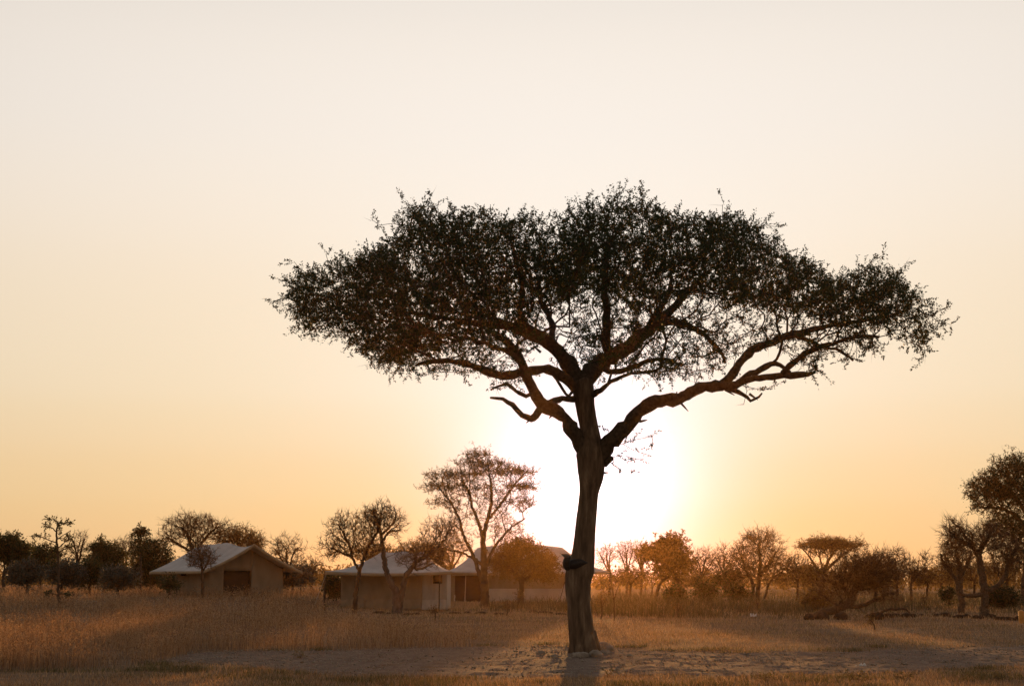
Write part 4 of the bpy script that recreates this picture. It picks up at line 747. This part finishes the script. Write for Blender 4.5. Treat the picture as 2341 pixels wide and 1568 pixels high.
rf = g.build('roof', 'roof', tent, True); rf.modifiers.new('thickness', 'SOLIDIFY').thickness = .025
for s_, e_ in ((0, eL), (1, eR)):
    g = Geo(); P = line(ridge_[0], e_[0], 15); P[:, 2] -= .12 * 4 * np.linspace(0, 1, 15) * (1 - np.linspace(0, 1, 15)); loft(g, P + [0, -.02, .03], P + [0, -.03, -.16], 2); g.build('valance', 'trim', rf, True).modifiers.new('thickness', 'SOLIDIFY').thickness = .012
g = Geo(); loft(g, eL + [0, -.02, .02], eL + [0, -.03, -.15], 2, 0, (0, 0, -1), .03, 3); g.build('valance', 'trim', rf, True).modifiers.new('thickness', 'SOLIDIFY').thickness = .012
for v_ in (-.9, ln * .45, ln + .8): stick('pole', W(-wd - .8, v_, -.1), W(-wd - .8, v_, he - .33), .03, 'pole', tent)
stick('pole', W(wd + .8, -.9, -.1), W(wd + .8, -.9, he - .33), .03, 'pole', tent)

# ------------------------------------------------------------------ horn on the trunk, stones, litter, post
hp = at(1315, 1285, YT - .32); horn = empty('animal_horn', hp); tag(horn, 'dark curved animal horn with pointed tip fixed to the big trunk', 'horn')
def hpt(px_, py_, dy): return at(px_, py_, YT - .30 + dy)
g = Geo(); P = catmull(np.array([[*hpt(1347, 1286, .10), .012], [*hpt(1338, 1286, .06), .045], [*hpt(1327, 1286, .03), .085], [*hpt(1315, 1288, .0), .11], [*hpt(1306, 1290, -.04), .105], [*hpt(1299, 1292, -.06), .07], [*hpt(1296, 1294, -.05), .03]]), .02)
tube(g, P[:, :3], P[:, 3], 22, .05, 3); g.build('boss', 'horn', horn, True)
g = Geo(); P = catmull(np.array([[*hpt(1300, 1300, -.06), .045], [*hpt(1296.5, 1297, -.09), .07], [*hpt(1294.5, 1289, -.12), .085], [*hpt(1296, 1280, -.13), .08], [*hpt(1299, 1274, -.12), .062], [*hpt(1299, 1270, -.12), .05]]), .015)
tube(g, P[:, :3], P[:, 3], 18, .04, 5); g.build('horn_core', 'horn', horn, True)
g = Geo(); P = catmull(np.array([[*hpt(1300, 1272, -.12), .055], [*hpt(1296, 1271, -.14), .056], [*hpt(1291, 1269, -.15), .042], [*hpt(1286.5, 1267, -.16), .022], [*hpt(1283, 1265.3, -.16), .004]]), .015)
tube(g, P[:, :3], P[:, 3], 16, .02, 6); g.build('tip', 'horntip', horn, True)
def rock(name, label, p, size, mat, seed, cat='stone', group=None, sq=(1, .9, .7), sub=16):
    rg = np.random.default_rng(seed); n1, n2 = sub, sub // 2; th_ = np.arange(n1) * 2 * math.pi / n1; ph_ = (np.arange(1, n2)) * math.pi / n2
    D = np.stack([np.sin(ph_)[:, None] * np.cos(th_)[None], np.sin(ph_)[:, None] * np.sin(th_)[None], np.cos(ph_)[:, None] * np.ones(n1)[None]], -1).reshape(-1, 3)
    D = np.vstack([D, [0, 0, 1], [0, 0, -1]]); o_ = rg.random(3) * 50
    r_ = .72 + .55 * fbm(D[:, 0] * 1.5 + o_[0], D[:, 1] * 1.5 + o_[1], D[:, 2] * 1.5 + o_[2], 4); f_ = np.floor(r_ * 9) / 9; r_ = .6 * r_ + .4 * f_
    V = D * r_[:, None] * size * np.array(sq); a_ = rg.uniform(0, 6.28); V = V @ np.array([[math.cos(a_), math.sin(a_), 0], [-math.sin(a_), math.cos(a_), 0], [0, 0, 1]])
    i, j = np.meshgrid(np.arange(n2 - 2), np.arange(n1), indexing='ij'); Qk = np.stack([i * n1 + j, (i + 1) * n1 + j, (i + 1) * n1 + (j + 1) % n1, i * n1 + (j + 1) % n1], -1).reshape(-1, 4)
    k = np.arange(n1); a = len(D) - 2; Tk = np.concatenate([np.stack([k, (k + 1) % n1, np.full(n1, a)], 1), np.stack([(n2 - 2) * n1 + (k + 1) % n1, (n2 - 2) * n1 + k, np.full(n1, a + 1)], 1)])
    o = mesh(name, V, [Qk, Tk], mat); o.location = p; return tag(o, label, cat, group)
GB = 'pale stones heaped round the foot of the big trunk'
for k, (px_, py_, s_, lab) in enumerate([(1312, 1499, .09, 'small pale stone at the left foot of the big trunk'), (1322, 1501, .12, 'rounded pale stone at the front left of the trunk foot'), (1334, 1502, .13, 'wide pale stone at the centre front of the trunk foot'), (1362, 1501, .17, 'largest rounded stone leaning on the front right of the trunk'), (1300, 1506, .07, 'little whitish stone just left of the trunk foot'),
                                          (1384, 1494, .13, 'brown stone low beside the right foot of the trunk'), (1379, 1484, .2, 'flat pale rock on top right of the trunk foot'), (1390, 1486, .16, 'pale rock furthest right of the heap by the trunk'), (1236, 1494, .10, 'lone grey stone on the ground left of the trunk'), (1270, 1502, .09, 'dark earthy stone between the lone stone and the trunk'), (1440, 1500, .07, 'small pale stone right of the trunk on the track')]):
    p_ = ground(px_, py_ + 2); p_[2] += s_ * .3; rock('stone', lab, p_, s_, 'stone', 300 + k, 'stone', GB)
rg = np.random.default_rng(9)
LINE = 'dark earth clods in a row along the far edge of the right lawn'
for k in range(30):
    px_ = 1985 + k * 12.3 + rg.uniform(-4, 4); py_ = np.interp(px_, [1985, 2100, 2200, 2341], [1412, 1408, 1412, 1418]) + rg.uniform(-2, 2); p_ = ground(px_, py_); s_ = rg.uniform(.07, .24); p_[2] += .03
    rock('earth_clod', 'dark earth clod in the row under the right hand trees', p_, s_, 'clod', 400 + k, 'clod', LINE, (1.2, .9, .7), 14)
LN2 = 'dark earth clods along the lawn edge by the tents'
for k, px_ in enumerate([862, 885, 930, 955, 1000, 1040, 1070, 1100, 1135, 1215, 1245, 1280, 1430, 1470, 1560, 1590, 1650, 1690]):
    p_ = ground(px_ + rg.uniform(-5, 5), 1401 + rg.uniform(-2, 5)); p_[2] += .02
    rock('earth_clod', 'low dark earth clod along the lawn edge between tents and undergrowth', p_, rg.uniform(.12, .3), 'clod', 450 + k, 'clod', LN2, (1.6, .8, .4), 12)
g = Geo(); p_ = ground(1880, 1418)
for k in range(4): rock('root_mound', ['dark clump of roots under the half fallen trunk', 'dark root clump at the left end of the half fallen trunk', 'dark mound under the fork of the half fallen trunk', 'dark mound at the foot of the arching dead branch'][k], ground([1880, 1850, 1922, 2002][k], 1416) + [0, 0, .1], [.26, .2, .24, .28][k], 'clod', 500 + k, 'mound', None, (1.2, .9, .8))
def scrap(label, px_, py_, s_, seed):
    rg = np.random.default_rng(seed); c = ground(px_, py_) + [0, 0, .01]; n = 7; g = Geo(); u = np.linspace(-1, 1, n); A = np.stack([c[0] + u * s_, np.full(n, c[1]), c[2] + .2 * s_ + rg.random(n) * s_], 1); B = np.stack([c[0] + u * s_ * .8, np.full(n, c[1] + s_), c[2] + rg.random(n) * s_ * .8], 1); C_ = np.stack([c[0] + u * s_, np.full(n, c[1] - .5 * s_), np.full(n, c[2])], 1)
    loft(g, A, B, 2); loft(g, C_, A, 2); o = g.build('litter_scrap', 'litter'); o.modifiers.new('thickness', 'SOLIDIFY').thickness = .004; tag(o, label, 'litter')
scrap('crumpled pale scrap lying on the grass in front of the dense thorn tree', 1722, 1410, .14, 1); scrap('bright scrap lying on the track right of the trunk', 1972, 1524, .07, 2); scrap('tiny bright scrap beside the larger one on the track', 1958, 1525, .035, 3)
p_ = ground(2336, 1424); g = Geo(); hz_ = 27 * p_[1] / F; tube(g, [p_ - [0, 0, .1], p_ + [0, 0, hz_ * .5], p_ + [0, 0, hz_ - .02], p_ + [0, 0, hz_]], [.10, .10, .10, .085], 16); tag(g.build('marker_post', 'orange', None, True), 'short marker post with orange sunlight put into its colour, right edge of the lawn', 'post')
p_ = ground(1551, 1352); stick_ = empty('signpost', p_); tag(stick_, 'small pale post standing below the clumped leafy tree', 'post'); stick('post', p_ - [0, 0, .1], p_ + [0, 0, 26 * p_[1] / F], .16, 'palepole', stick_); stick('cap', p_ + [0, 0, 25.5 * p_[1] / F], p_ + [0, 0, 28 * p_[1] / F], .2, 'pole', stick_)
for k, (a_, b_, lab) in enumerate((((1455, 1392), (1478, 1402), 'short broken log lying in the grass right of the thin sapling'), ((1522, 1362), (1512, 1348), 'leaning broken stump in the undergrowth below the leafy tree'))):
    A = ground(*a_); B = at(b_[0], b_[1] - (6 if k == 0 else 0), A[1]) if k else ground(*b_); g = Geo(); P = line(A + [0, 0, .06], B + [0, 0, .12], 6); P[1:-1] += np.random.default_rng(k).normal(size=(4, 3)) * .03; tube(g, P, [.05, .08, .09, .08, .09, .07], 9, .12, k); tag(g.build('log', 'greybark', None, True), lab, 'log')

# ------------------------------------------------------------------ haze volume added and tinted orange for the veiling glow near the sun
hz, t, b = new_mat('haze'); t.nodes.remove(b)
pv = t.nodes.new('ShaderNodeVolumePrincipled'); pv.inputs['Color'].default_value = (.42, .24, .10, 1); pv.inputs['Density'].default_value = .00017; pv.inputs['Anisotropy'].default_value = .87
t.links.new(pv.outputs[0], t.nodes['Material Output'].inputs['Volume']); MAT['haze'] = hz
bx_ = np.array([[x, y, z] for x in (-540, 540) for y in (-110, 660) for z in (-1.6, 12.5)], float)
o = mesh('haze', bx_, [np.array([[0, 1, 3, 2], [4, 6, 7, 5], [0, 4, 5, 1], [2, 3, 7, 6], [0, 2, 6, 4], [1, 5, 7, 3]])], 'haze'); tag(o, 'orange haze added over the clearing for the glow around the low sun', 'haze', kind='stuff')
